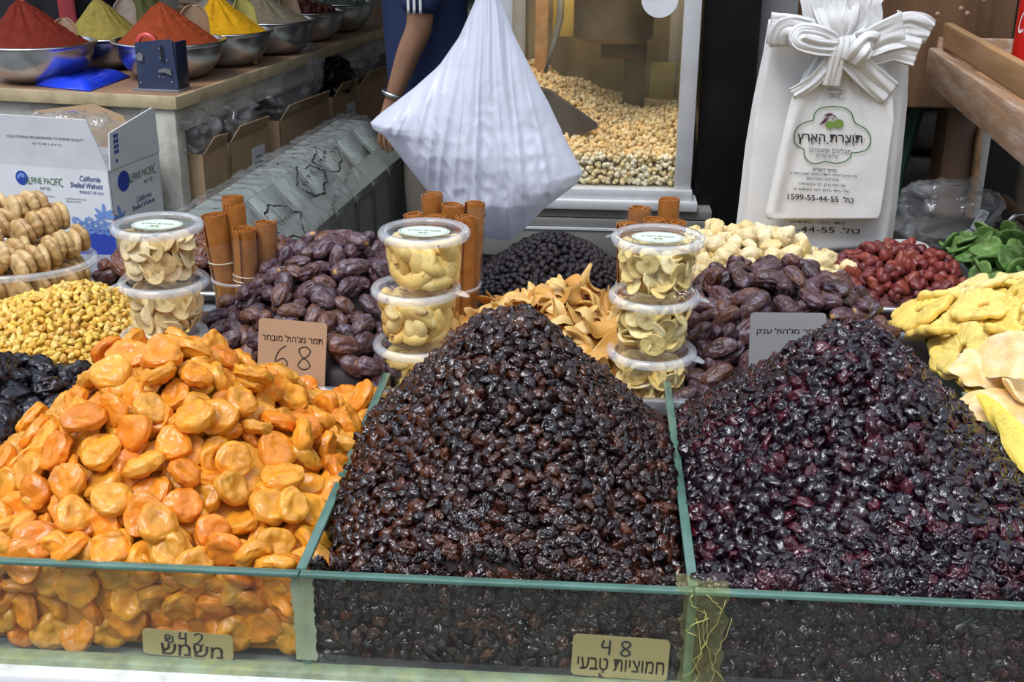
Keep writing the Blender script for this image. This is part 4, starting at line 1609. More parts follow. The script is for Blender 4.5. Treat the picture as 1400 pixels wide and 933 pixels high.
# ---------------------------------------------------------------- price signs
UX = (1, 0, 0)
p = atY(258, 890, .9555)
sign('gold sign with handwritten 42 behind the glass of the apricot bin', .090, .029, (p[0], .9552, .8525), (1, 0, -.045), (.045, .02, 1), M['gold_sign'], [('שמשמ', .004, -.0065, .062, .0135)],
     place_digits([FOUR, TWO], .014, .004, .0068, .0145) + [[(x * .009 - .018, y * .010 + .006) for x, y in q] for q in SHEKEL], .0017)
p = atY(848, 898, .9555)
sign('gold sign with handwritten 48 behind the glass of the middle bin', .092, .046, (p[0], .9552, .8615), (1, 0, -.03), (.03, .02, 1), M['gold_sign'], [('יעבט תויצומח', .001, -.0085, .083, .0145)],
     place_digits([FOUR, EIGHT], .016, -.004, .0105, .017), .0021)
p = atY(1390, 930, .9555)
sign('gold sign just showing its top edge behind the glass of the plum-black bin', .092, .014, (p[0] + .015, .9552, .8458), (1, 0, -.03), (.03, .02, 1), M['gold_sign'], [],
     [[(-.002, -.004), (.006, .004), (.010, .001), (.004, -.003)]], .0016)
p = atY(398, 487, 1.462)
sign('copper card with handwritten 68 leaning on the purple dates', .094, .094, (p[0], 1.466, p[2]), (1, -.05, -.035), (.035, .22, 1), M['tan_sign'], [("רחבומ לוה'גמ רמת", .000, .022, .084, .0095)],
     place_digits([SIX, EIGHT], .031, .002, -.003, .031), .0016)
p = atY(1079, 482, 1.452)
sign('silver card half hidden by the plum-black cranberries', .098, .090, (p[0], 1.472, p[2]), (1, .03, .015), (-.015, .2, 1), M['silver_sign'], [("קנע לוה'גמ רמת", .001, .020, .082, .0100)],
     [[(-.012, -.026), (-.006, -.002)], [(.006, -.022), (.010, -.002)], [(.016, -.020), (.022, -.004), (.028, -.010), (.020, -.016), (.014, -.024), (.028, -.028)]], .0013)
p = atY(37, 308, 1.88)
sign('grey-gold card standing behind the fig tub', .090, .075, (p[0], 1.885, p[2]), (1, .05, -.02), (.02, .12, 1), M['tan_sign'], [('ליזרב', .008, .012, .045, .018)],
     [[(-.016, -.006), (.006, -.0055), (-.004, -.026)], [(.026, -.008), (.012, -.012), (.012, -.026), (.028, -.028)]], .0030, 'ink', .007)

# ---------------------------------------------------------------- spice table
TO = Vector((-1.258, 3.509, 0))
TW = Vector((.163, .987, 0))            # along its long side, away
TU = Vector((-.987, .163, 0))           # along its near end
TM = Matrix(((-TU.x, TW.x, 0, TO.x), (-TU.y, TW.y, 0, TO.y), (0, 0, 1, 0), (0, 0, 0, 1)))   # x towards the aisle corner, y away
TZ = .948
tb = bpy.data.objects.new('spice_table', None)
COL.objects.link(tb)
tb.matrix_world = TM
tag(tb, 'long worn white table with brown laminate top holding steel spice bowls', 'table')
TL, TD = 3.0, .95
Geo().box((-TD / 2, TL / 2, TZ - .011), (TD, TL, .022), .002).make('table_top', M['laminate'], tb)
Geo().box((-TD / 2, -.003, TZ - .020), (TD + .012, .010, .040), .003).box((.003, TL / 2, TZ - .020), (.010, TL, .040), .003).make('edge_band', M['edge_band'], tb)
Geo().box((-TD / 2, .030, TZ - .085), (TD - .04, .03, .085), .003).box((-.030, TL / 2, TZ - .080), (.03, TL - .04, .075), .003).box((-TD + .03, TL / 2, TZ - .08), (.03, TL - .04, .075), .003).make('apron', M['white_paint'], tb)
for (x, y) in ((-.065, .065), (-TD + .05, .065), (-.50, 1.55), (-.50, TL - .06), (-TD + .05, TL - .06)):
    w = .115 if (x, y) == (-.065, .065) else .07
    if w > .1:
        y = .030
    Geo().box((x, y, (TZ - .04) / 2), (w, w if w < .1 else .055, TZ - .04), .004).make('leg', M['white_paint'], tb)


def bowl(px, py, rad, hgt, label):
    p = atZ(px, py, TZ)
    t = thing('steel_bowl', label, 'bowl', (p[0], p[1], TZ))
    prof = [(.0005, .0015), (rad * .42, .0015)]
    for i in range(1, 12):
        a = i / 11
        prof.append((rad * (.42 + .55 * math.sin(a * math.pi / 2) ** .9), hgt * (1 - math.cos(a * math.pi / 2)) ** .82 + .0015))
    inner = [(x - .003 if x > .01 else x, z + .003) for x, z in prof[::-1]]
    Geo().lathe(prof + [(rad * .985, hgt + .001)] + inner[0:], 64).make('bowl_wall', M['steel'], t, smooth=True)
    Geo().lathe([(rad * .965, hgt), (rad * 1.02, hgt + .0005), (rad * 1.035, hgt - .003), (rad * 1.03, hgt + .004), (rad * .985, hgt + .0045), (rad * .965, hgt)], 64).make('rolled_rim', M['steel'], t, smooth=True)
    return p


def powder(name, label, cat, p, rad, hgt, rim, peak, col, seed, lean=(0, 0), grain=.004, rough=.85):
    r = random.Random(seed)
    nr, na = 40, 96
    V, F = [], []
    for j in range(nr):
        t = j / (nr - 1)
        for i in range(na):
            a = 2 * math.pi * i / na
            rr = rad * t
            k = (1 - t)
            z = rim + peak * (k ** 1.03) - peak * .05 * math.exp(-(t / .1) ** 2)
            gul = noise.noise(Vector((math.cos(a) * 3.5, math.sin(a) * 3.5, seed + t * .6)))
            z += peak * .085 * gul * math.sin(math.pi * min(t * 1.1, 1)) + grain * noise.noise(Vector((rr * math.cos(a) * 90, rr * math.sin(a) * 90, seed)))
            x, y = rr * math.cos(a) + lean[0] * k, rr * math.sin(a) + lean[1] * k
            V.append((x, y, z))
    for j in range(nr - 1):
        for i in range(na):
            i2 = (i + 1) % na
            F.append((j * na + i, (j + 1) * na + i, (j + 1) * na + i2, j * na + i2))
    F.append(tuple(range(na)))
    o = Geo().add(V, F).make(name, mat(name, col, rough, .16, 45, .5, 220, spec=.15), None, smooth=True, loc=(p[0], p[1], TZ))
    return tag(o, label, cat, None, 'stuff')


def scoop(label, p, ang, tilt, m, s=1.0, name='scoop'):
    """Open trough scoop stuck handle-down behind a mound."""
    t = thing(name, label, 'scoop', tuple(p))
    t.rotation_euler = (Matrix.Rotation(ang, 4, 'Z') @ Matrix.Rotation(tilt, 4, 'X')).to_euler()
    g_ = Geo()

    def fn(u, v):
        a = (u - .5) * math.pi * .95
        w = .048 * s * (1 if v < .55 else math.sqrt(max(0, 1 - ((v - .55) / .455) ** 2)))
        return (w * math.sin(a), .026 * s * (1 - math.cos(a)) * (w / (.048 * s)), .14 * s * v)
    g_.grid(fn, 22, 26)
    g_.make('trough', m, t, smooth=True, solid=.004)
    Geo().tube([(0, .018 * s, .0), (0, .022 * s, -.05), (0, .020 * s, -.11)], [.010 * s, .009 * s, .010 * s], 12).make('handle', m, t, smooth=True)
    return t


M['scoop_tan'] = mat('tan scoop', (.30, .19, .11), .5, .2, 20, dirt=(.30, .10, .04), dscale=12, damt=.5)
M['scoop_yellow'] = mat('dusty yellow scoop', (.46, .40, .10), .55, .2, 20)
M['scoop_grey'] = mat('dusty scoop', (.34, .27, .21), .5, .2, 20)
BO = [  # base px, rim radius, height, mound: name, label, colour, peak
    (56, 110, .182, .118, 'paprika', 'dark red paprika cone in the nearest steel bowl', (.15, .018, .010), .150, (-.04, 0)),
    (150, 92, .150, .105, 'olive_powder', 'olive-yellow ground spice cone behind the two red ones', (.28, .22, .05), .142, (-.02, 0)),
    (236, 106, .178, .118, 'red_pepper', 'orange-red ground pepper cone behind the navy tape dispenser', (.25, .042, .012), .138, (-.02, 0)),
    (312, 88, .160, .115, 'turmeric', 'bright yellow turmeric cone', (.66, .33, .008), .132, (-.03, 0)),
    (372, 72, .170, .120, 'ground_spice', 'grey-tan ground spice mound', (.27, .22, .145), .108, (-.03, 0)),
    (422, 55, .150, .115, 'peppercorn', 'dark red peppercorn mound', (.075, .022, .015), .050, (0, 0)),
    (462, 42, .160, .120, 'dried_leaf', 'grey-green dried leaf mound', (.10, .115, .095), .060, (0, 0)),
    (197, 74, .150, .105, 'dried_herb', 'dull green dried herb cone behind the red pepper', (.125, .125, .05), .190, (0, 0)),
    (300, 58, .155, .100, 'pale_grain', 'pale speckled grain mound at the back of the table', (.42, .37, .31), .110, (0, 0)),
]
BP_ = []
for k, (px, py, rad, hgt, nm, lb, col, pk, ln) in enumerate(BO):
    p = bowl(px, py, rad, hgt, 'round steel bowl holding ' + ['the dark red paprika nearest the blue parcel', 'the olive-yellow spice', 'the orange-red pepper behind the navy dispenser', 'the bright yellow turmeric', 'the grey-tan spice', 'the dark red peppercorns', 'the grey-green dried leaves', 'the dull green herb', 'the pale speckled grain'][k])
    powder(nm, lb, 'spice', p, rad * .93, hgt, hgt * .93, pk, col, k + 2, ln, .004 if k not in (5, 6, 7) else .010)
    BP_.append(p)


def near_bowl(k, dx, dy, z):
    return (BP_[k][0] + dx, BP_[k][1] + dy, TZ + z)


scoop('tan scoop standing in the dark red paprika', near_bowl(0, .085, .03, .085), 3.5, .30, M['scoop_tan'], .78)
scoop('grey-tan scoop standing behind the olive-yellow spice', near_bowl(1, .050, .06, .115), 3.3, .25, M['scoop_grey'], .8)
scoop('big tan scoop with red dust standing behind the red pepper', near_bowl(2, .062, .08, .085), 3.3, .16, M['scoop_tan'], 1.0)
scoop('dusty yellow scoop standing in the turmeric', near_bowl(3, .065, .03, .105), 3.9, .30, M['scoop_yellow'], .85)
scoop('tan scoop lying in the grey-tan spice', near_bowl(4, .075, .02, .120), 3.9, .45, M['scoop_tan'], .8)
# grains and berries lying on the two farthest mounds
r = random.Random(6)
for k, n, nm, lb, col in ((5, 70, 'peppercorn_berry', 'dark red peppercorn on the mound in the sixth bowl', (.10, .022, .012)), (6, 60, 'dried_leaf_curl', 'grey-green dried leaf curl on the farthest mound', (.14, .16, .14))):
    mm = mat(nm, col, .5, .3, 60)
    ms = []
    for s in range(4):
        V, F, C = wrinkled(s, (.010, .008, .007) if k == 5 else (.016, .006, .004), 2, .3)
        ms.append(mesh('berry shape', V, F, mm))
    for q in range(n):
        a, d = r.random() * 6.28, r.random() ** .5 * .12
        put(nm, ms[q % 4], near_bowl(k, d * math.cos(a), d * math.sin(a), BO[k][3] * .93 + BO[k][7] * (1 - d / (BO[k][2] * .93)) + .004), Matrix(euler_mat(r.random() * 3, r.random() * 3, 0)).to_quaternion(), lb, 'spice', nm.replace('_', ' ') + ' on the mound')
# cinnamon sticks behind the red pepper
for k in range(9):
    p = atY(256 + 4.5 * k, 13 - (k % 3) * 4, 4.95)
    o = thing('cinnamon_stick', 'brown cinnamon stick in the bundle behind the red pepper', 'spice', (p[0], 4.95 + .02 * (k % 2), p[2]), 2.2 + .12 * (k % 4), 'cinnamon sticks')
    Geo().tube([(-.10, 0, 0), (0, 0, .004), (.10, 0, 0)], .010, 12).make('bark', M['scoop_tan'], o, smooth=True)
tr = tray('low wooden tray of cinnamon sticks behind the red pepper', 0, .30, 0, .20, M['wood'], .03, 'spice_tray')
q = atY(274, 20, 4.95)
tr.location = (q[0], 4.97, q[2] - .02)
Geo().box((0, 0, -(q[2] - .02 - TZ) / 2), (.2, .12, q[2] - .02 - TZ), .004).make('foot', M['wood'], tr)

# blue parcel and navy dispenser on the near corner
c = [atZ(x, y, TZ) for x, y in ((48, 118), (122, 126), (178, 106), (100, 98))]
g = Geo()


def parcel(u, v):
    a = c[0] * (1 - u) * (1 - v) + c[1] * u * (1 - v) + c[2] * u * v + c[3] * (1 - u) * v
    edge = min(1, 7 * min(u, 1 - u)) * min(1, 7 * min(v, 1 - v))
    z = .004 + .026 * max(edge, 0) ** .45 + .004 * noise.noise(Vector((u * 6, v * 6, 2)))
    return (a[0], a[1], TZ + z)


g.grid(parcel, 30, 24)
g.prism([(p[0], p[1]) for p in c], TZ + .001, TZ + .005)
o = g.make('film_parcel', mat('blue film', (.012, .045, .62), .22, .2, 8, .5, 25, spec=.6), smooth=True)
tag(o, 'flat parcel in shiny bright blue film lying on the table corner', 'parcel')
p = atZ(218, 124, TZ)
ds = thing('tape_dispenser', 'navy metal bag-sealing tape dispenser on the table corner', 'tape dispenser', tuple(p), -.12)
M['navy'] = mat('navy enamel', (.030, .045, .10), .35, .1, 10, dirt=(.10, .11, .14), dscale=18, damt=.4)
Geo().prism([(-.062, 0), (.066, 0), (.070, .020), (.062, .145), (.045, .152), (-.060, .140)], -.004, .012, Matrix(((1, 0, 0, 0), (0, 0, -1, 0), (0, 1, 0, .004), (0, 0, 0, 1)))).make('plate', M['navy'], ds)
Geo().box((.066, .03, .075), (.008, .075, .145), .002).make('side_plate', mat('dark navy', (.012, .018, .045), .4), ds)
Geo().box((.0, .02, .003), (.150, .085, .006), .001).make('foot', M['grey_post'], ds)
Geo().lathe([(.024, -.008), (.036, -.008), (.036, .008), (.024, .008), (.024, -.008)], 36, Matrix(((1, 0, 0, -.040), (0, 0, 1, .028), (0, 1, 0, .135), (0, 0, 0, 1)))).make('tape_roll', mat('red tape', (.55, .06, .05), .35), ds, smooth=True)
Geo().prism([(-.010, -.006), (.008, -.010), (.012, .008), (.002, .016), (-.010, .010)], 0, .003, Matrix(((1, 0, 0, -.045), (0, 0, -1, -.016), (0, 1, 0, .100), (0, 0, 0, 1)))).make('cutter', M['steel'], ds)
Geo().prism([(-.020, -.004), (.004, -.004), (.024, -.012), (.022, .006), (.006, .010), (-.018, .004)], 0, .003, Matrix(((1, 0, 0, .030), (0, 0, -1, -.016), (0, 1, 0, .062), (0, 0, 0, 1)))).make('lever', M['steel'], ds)
Geo().box((.024, -.014, .115), (.003, .003, .05)).box((.031, -.014, .110), (.003, .003, .05)).make('slot_spring', M['dark_gap'], ds)
for k, (x, z) in enumerate(((.020, .128), (.042, .095), (.012, .045), (.024, .043), (.05, .030), (-.052, .025), (.020, .100))):
    Geo().lathe([(.0003, .002), (.0026, .0015), (.003, 0)], 12, Matrix(((1, 0, 0, x), (0, 0, -1, -.0125), (0, 1, 0, z), (0, 0, 0, 1)))).make('rivet', M['steel'], ds)

# red and black rucksack on a stool behind the table
p = atY(62, 60, 5.6)
st = thing('stool', 'dark stool under the black and red rucksack', 'stool', (p[0], 5.72, 0))
Geo().box((0, 0, .62), (.55, .32, .04), .006).make('seat', M['dark_metal'], st)
for x in (-.23, .23):
    for y in (-.12, .12):
        Geo().box((x, y, .30), (.035, .035, .60)).make('leg', M['dark_metal'], st)
rk = thing('rucksack', 'black rucksack with coral red straps behind the paprika bowl', 'bag', (p[0], 5.72, .64))
V, F = ico(4)
V = np.sign(V) * np.abs(V) ** .55
Geo().add(V * np.array([.30, .13, .40]) * (1 + .05 * nz(V, 2, 3, 2)[:, None]) + np.array([0, 0, .385]), F.tolist()).make('sack', mat('black fabric', (.012, .013, .02), .75, .2, 40, .3, 150), rk, smooth=True)
M['red_strap'] = mat('red webbing', (.40, .045, .055), .6, .12, 30, .2, 200)
for pts, w in (([(-.29, -.15, .24), (-.22, -.175, .17), (-.15, -.17, .12)], .05), ([(-.03, -.175, .46), (-.06, -.20, .36), (.0, -.20, .28), (.06, -.18, .22)], .035), ([(.14, -.165, .62), (.155, -.185, .40), (.16, -.18, .12)], .080), ([(-.30, -.10, .14), (-.22, -.18, .10), (-.14, -.16, .09)], .03)):
    Geo().grid(lambda u, v: tuple(np.array([np.interp(v * (len(pts) - 1), range(len(pts)), [q[i] for q in pts]) for i in range(3)]) + np.array([(u - .5) * w, 0, (u - .5) * w * .4])), 5, 14).make('strap', M['red_strap'], rk, smooth=True, solid=.006)

# ---------------------------------------------------------------- walnut carton before the table
CO = atY(148, 234, 3.20)
CU, CW_ = Vector((-.987, .163, 0)), Vector((.163, .987, 0))
ZC0, ZC1 = .32, float(CO[2])
ca = bpy.data.objects.new('walnut_carton', None)
COL.objects.link(ca)
ca.matrix_world = Matrix(((-CU.x, CW_.x, 0, CO[0]), (-CU.y, CW_.y, 0, CO[1]), (0, 0, 1, ZC0), (0, 0, 0, 1)))
tag(ca, 'opened white walnut carton with blue and green print in front of the table', 'carton')
cw, cd, chh = .42, .28, ZC1 - ZC0
Geo().box((-cw / 2, .002, chh / 2), (cw, .004, chh)).box((-.002, cd / 2, chh / 2), (.004, cd, chh)).box((-cw + .002, cd / 2, chh / 2), (.004, cd, chh)).box((-cw / 2, cd - .002, chh / 2), (cw, .004, chh)).box((-cw / 2, cd / 2, .002), (cw, cd, .004)).make('carton_wall', M['white_card'], ca)
FX = Matrix(((1, 0, 0, 0), (0, 0, -1, 0), (0, 1, 0, 0), (0, 0, 0, 1)))         # local xy -> front face
fl = Geo().prism([(-cw, 0), (0, 0), (-.040, .145), (-cw, .150)], -.004, 0, TR(0, 0, chh) @ Matrix.Rotation(.12, 4, 'X') @ FX).make('front_flap', M['white_card'], ca)
SX = Matrix(((0, 0, 1, 0), (1, 0, 0, 0), (0, 1, 0, 0), (0, 0, 0, 1)))          # local xy -> side face
sf = Geo().prism([(.005, 0), (cd, 0), (cd - .015, .128), (.25, .136), (.012, .105)], 0, .004, TR(0, 0, chh) @ Matrix.Rotation(.05, 4, 'Y') @ SX).make('side_flap', M['white_card'], ca)
bf = Geo().prism([(-cw, 0), (-.05, 0), (-.12, .10), (-.22, .13), (-cw, .10)], -.004, 0, TR(0, cd, chh) @ Matrix.Rotation(-.2, 4, 'X') @ FX).make('back_flap', M['card'], ca)
bf['label'] = 'brown inner side of the back flap'
SL = (CO[2] - ZC1)


def on_face(parent, m, name, items, Mx, extra=None):
    g_ = Geo()
    for (tx, cx, cy, w_, h_, sh) in items:
        V, F = text_arrays(tx, w_, h_, .006)
        V = V.copy()
        V[:, 0] += sh * V[:, 1]
        g_.add(V + np.array([cx, cy, 0]), F, Mx)
    if extra:
        extra(g_, Mx)
    return g_.make(name, m, parent)


def ell(g_, cx, cy, a, b, Mx, rot=0, n=28, z=0.0):
    cr_, sr_ = math.cos(rot), math.sin(rot)
    g_.add([(cx + a * math.cos(q) * cr_ - b * math.sin(q) * sr_, cy + a * math.cos(q) * sr_ + b * math.sin(q) * cr_, z) for q in [2 * math.pi * i / n for i in range(n)]], [tuple(range(n))], Mx)


Ff = TR(0, -.0012, 0) @ FX
Fs = TR(.0012, 0, 0) @ SX
Fl = TR(0, 0, chh) @ Matrix.Rotation(.12, 4, 'X') @ TR(0, -.0008, 0) @ FX
Fp = TR(0, 0, chh) @ Matrix.Rotation(.05, 4, 'Y') @ TR(.0052, 0, 0) @ SX
on_face(fl, M['ink_grey'], 'lettering', [('COLD STORAGE RECOMMENDED TO ENSURE QUALITY', -.180, .086, .245, .0085, 0), ('32° TO 40° F. (0-4° C)', -.178, .068, .092, .0080, 0)], Fl)


def squares(g_, Mx):
    for i in range(2):
        for j in range(4):
            g_.add([(.030 + i * .013 + dx, .042 + j * .015 + dy, 0) for dx, dy in ((0, 0), (.010, 0), (.010, .011), (0, .011))], [(0, 1, 2, 3)], Mx)
    g_.add([(.040 + dx, .022 + dy, 0) for dx, dy in ((0, -.007), (.006, 0), (0, .007), (-.006, 0))], [(0, 1, 2, 3)], Mx)


on_face(sf, M['ink_blue'], 'stamp_print', [], Fp, squares)
top = chh


def arc_text(g_, tx, cx, cy, w_, h_, Mx, rise):
    V, F = text_arrays(tx, w_, h_)
    V = V.copy()
    V[:, 1] = V[:, 1] * (1 + .5 * (np.abs(V[:, 0]) / (w_ / 2)) ** 2) + rise * (1 - (V[:, 0] / (w_ / 2)) ** 2)
    g_.add(V + np.array([cx, cy, 0]), F, Mx)


on_face(ca, M['ink_green'], 'green_lettering', [('NUT CO.', -.207, top - .063, .034, .009, 0)], Ff, lambda g_, Mx: arc_text(g_, 'ALPINE PACIFIC', -.210, top - .043, .122, .018, Mx, .002))
on_face(ca, M['ink_green'], 'green_lettering', [('NUT CO.', .205, top - .072, .050, .011, 0)], Fs, lambda g_, Mx: arc_text(g_, 'ALPINE PACIFIC', .172, top - .047, .158, .021, Mx, .002))
on_face(ca, M['ink_blue'], 'blue_lettering', [('California', -.060, top - .026, .066, .016, .2), ('Shelled Walnuts', -.074, top - .046, .102, .016, .2), ('PRODUCT OF U.S.A.', -.060, top - .066, .077, .008, 0)], Ff)
on_face(ca, M['ink_blue'], 'blue_lettering', [('California', .170, top - .115, .085, .016, .2), ('Shelled Walnuts', .165, top - .135, .130, .015, .2)], Fs)
on_face(ca, M['ink_grey'], 'small_print', [('RAW PRODUCTS', -.266, top - .084, .040, .006, 0), ('PRODUCT OF USA', -.265, top - .093, .042, .006, 0), ('PALLETS AND PIECES', -.260, top - .102, .052, .006, 0), ('NET WEIGHT', -.268, top - .114, .034, .006, 0),
                                       ('CALIFORNIA WALNUT HALVES', -.114, top - .088, .064, .005, 0), ('SHELLED WALNUTS', -.122, top - .096, .048, .005, 0), ('CALIFORNIA SHELLED', -.205, top - .085, .045, .005, 0)], Ff)


def globe(cx, cy, s):
    return lambda g_, Mx: ell(g_, cx, cy, .020 * s, .021 * s, Mx)


on_face(ca, M['ink_blue'], 'globe_emblem', [], TR(0, .0004, 0) @ Ff, globe(-.280, top - .036, 1.0))
on_face(ca, M['ink_blue'], 'globe_emblem', [], TR(-.0004, 0, 0) @ Fs, lambda g_, Mx: ell(g_, .072, top - .045, .032, .030, Mx))
on_face(ca, M['ink_sky'], 'globe_crest', [], TR(0, .0002, 0) @ Ff, lambda g_, Mx: g_.add([(-.297, top - .037, 0), (-.291, top - .026, 0), (-.281, top - .020, 0), (-.271, top - .024, 0), (-.266, top - .033, 0), (-.271, top - .031, 0), (-.276, top - .037, 0), (-.283, top - .030, 0), (-.290, top - .039, 0)], [tuple(range(9))], Mx))


def walnuts(g_, Mx):
    y0 = top - .172
    for (x, y, a, b, q) in ((-.118, y0 + .018, .017, .011, -.5), (-.098, y0 + .008, .014, .011, .2), (-.080, y0 + .020, .015, .013, .5), (-.060, y0 + .010, .015, .012, -.2), (-.042, y0 + .021, .015, .013, .1), (-.022, y0 + .010, .015, .011, .6), (-.048, y0 - .004, .015, .011, 0), (-.076, y0 - .005, .014, .010, .3), (-.020, y0 - .006, .013, .010, .1)):
        for k in (1.0, .70, .42):
            P = []
            n = 30
            for i in range(n + 1):
                t = 2 * math.pi * i / n
                w = 1 + .10 * math.sin(7 * t + x * 300)
                px_, py_ = a * k * w * math.cos(t), b * k * w * math.sin(t)
                P.append((x + px_ * math.cos(q) - py_ * math.sin(q), y + px_ * math.sin(q) + py_ * math.cos(q)))
            s_ = strokes(Geo(), [P], .0024)
            g_.add(s_.V, s_.F, Mx)
    for (x, y, ang) in ((-.028, y0 + .060, 1.57), (-.042, y0 + .050, 2.5), (-.014, y0 + .050, .6), (-.044, y0 + .038, 3.0), (-.012, y0 + .038, .15)):
        ell(g_, x, y, .017, .0058, Mx, ang)


on_face(ca, M['ink_sky'], 'walnut_drawing', [], TR(0, -.0006, 0) @ Ff, walnuts)
on_face(ca, M['ink_blue'], 'blue_band', [], TR(0, .0004, 0) @ Ff, lambda g_, Mx: g_.add([(-.125, top - .26, 0), (-.002, top - .26, 0), (-.002, top - .172, 0), (-.06, top - .176, 0), (-.115, top - .170, 0)], [(0, 1, 2, 3, 4)], Mx))
on_face(ca, M['ink_sky'], 'walnut_drawing', [], Fs, lambda g_, Mx: [ell(g_, x, y, .020, .007, Mx, a) for x, y, a in ((.032, top - .125, 1.9), (.018, top - .140, 2.6), (.045, top - .142, .7))])
sb = thing('cardboard_box', 'brown box carrying the white walnut carton', 'box', (0, 0, 0))
sb.matrix_world = Matrix(((-CU.x, CW_.x, 0, CO[0]), (-CU.y, CW_.y, 0, CO[1]), (0, 0, 1, 0), (0, 0, 0, 1)))
Geo().box((-cw / 2, cd / 2, .159), (cw + .04, cd + .04, .318), .003).make('box_wall', M['card'], sb)


# ---------------------------------------------------------------- crumpled clear bags
def crumple(name, label, org, size, seed, cat='plastic bag', m='film', rz=0.0, group=None):
    P, F = ico(5)
    Q = np.sign(P) * np.abs(P) ** .75
    rg = ridge(P, 1.9, seed) - .5
    rg2 = ridge(P, 4.2, seed + 7) - .5
    Q = Q * (1 + .28 * rg + .10 * rg2 + .22 * nz(P, 1.1, seed + 3, 2))[:, None]
    o = Geo().add(Q * np.array(size) / 2, F.tolist()).make(name, M[m], None, smooth=True, loc=tuple(org))
    o.rotation_euler = (0, 0, rz)
    return tag(o, label, cat, group)


p = atY(92, 176, 3.38)
crumple('plastic_bag', 'crumpled clear bag filling the open white carton', (p[0], 3.385, p[2] - .035), (.26, .15, .16), 3)

# ---------------------------------------------------------------- cardboard boxes under the table
BD = Vector((.09, .996, 0)).normalized()
BN_ = Vector((-.996, .09, 0)).normalized()     # away from the aisle
BM = lambda o_: Matrix(((-BN_.x, BD.x, 0, o_[0]), (-BN_.y, BD.y, 0, o_[1]), (0, 0, 1, o_[2]), (0, 0, 0, 1)))
boxes = [  # near y, far y, depth, label card?
    (3.58, 3.75, .30, False, 'nearest brown cardboard box under the table, open, without a label'),
    (3.76, 4.06, .30, True, 'brown cardboard box with white label sheet, second from the white table leg'),
    (4.15, 4.62, .32, False, 'wide brown cardboard box in the middle of the row under the table'),
    (4.66, 4.93, .28, True, 'narrow brown cardboard box with white label sheet near the man'),
    (4.96, 5.45, .40, False, 'brown cardboard box nearest to the man'),
]
TMb = lambda o_: Matrix(((-TU.x, TW.x, 0, o_[0]), (-TU.y, TW.y, 0, o_[1]), (0, 0, 1, o_[2]), (0, 0, 0, 1)))
for k, (y0, y1, dp, card, lb) in enumerate(boxes):
    x0 = -1.205 + (y0 - 3.62) * .165
    zt = .757
    zb = .02
    t = bpy.data.objects.new('cardboard_box', None)
    COL.objects.link(t)
    t.matrix_world = TMb((x0, y0, zb))
    tag(t, lb, 'box', 'cardboard boxes under the table')
    L_, h_ = (y1 - y0) / .996 - .01, zt - zb
    Geo().box((-.002, L_ / 2, h_ / 2), (.004, L_, h_)).box((-dp / 2, .002, h_ / 2), (dp, .004, h_)).box((-dp / 2, L_ - .002, h_ / 2), (dp, .004, h_)).box((-dp + .002, L_ / 2, h_ / 2), (.004, L_, h_)).box((-dp / 2, L_ / 2, h_ * .55), (dp - .01, L_ - .01, .004)).make('box_wall', M['card'], t)
    Geo().prism([(.004, 0), (L_ - .004, 0), (L_ - .03, .05), (.03, .06)], 0, .003, TR(-.002, 0, h_) @ Matrix.Rotation(.5, 4, 'Y') @ SX).make('flap', M['card'], t)
    if card:
        lbm = Geo().add([(.0015, L_ * .52, h_ - .17), (.0015, L_ * .88, h_ - .17), (.0015, L_ * .88, h_ - .05), (.0015, L_ * .52, h_ - .05)], [(0, 1, 2, 3)]).make('label_sheet', M['white_card'], t)
        g_ = Geo()
        for i, (w_, zz) in enumerate(((.55, .085), (.8, .105), (.7, .120), (.75, .140))):
            wl = L_ * .30 * w_
            g_.add([(.0022, L_ * .70 - wl / 2, h_ - zz - .003), (.0022, L_ * .70 + wl / 2, h_ - zz - .003), (.0022, L_ * .70 + wl / 2, h_ - zz + .003), (.0022, L_ * .70 - wl / 2, h_ - zz + .003)], [(0, 1, 2, 3)])
        g_.make('small_print', M['ink_grey'], lbm)
for k, (u, y, z, sz, lb) in enumerate(((-.15, 3.65, .765, (.24, .17, .13), 'clear bag of small packs in the nearest cardboard box'), (-.15, 3.90, .765, (.24, .24, .12), 'clear bag in the cardboard box second from the leg'),
                                    (-.16, 4.34, .785, (.26, .38, .16), 'clear bag with white tickets in the wide cardboard box'), (-.12, 4.56, .82, (.16, .12, .22), 'tall grey clear bag standing up in the wide cardboard box'),
                                    (-.20, 5.15, .79, (.30, .36, .15), 'clear bag in the cardboard box near the man'), (-.14, 4.80, .785, (.22, .20, .14), 'dark bag stuffed in the narrow cardboard box'))):
    x = -1.205 + (y - 3.62) * .165
    crumple('plastic_bag', lb, (x + u + .02, y, z + .045), tuple(q * 1.12 for q in sz), 20 + k, m='film' if k != 5 else 'black', rz=-.16)

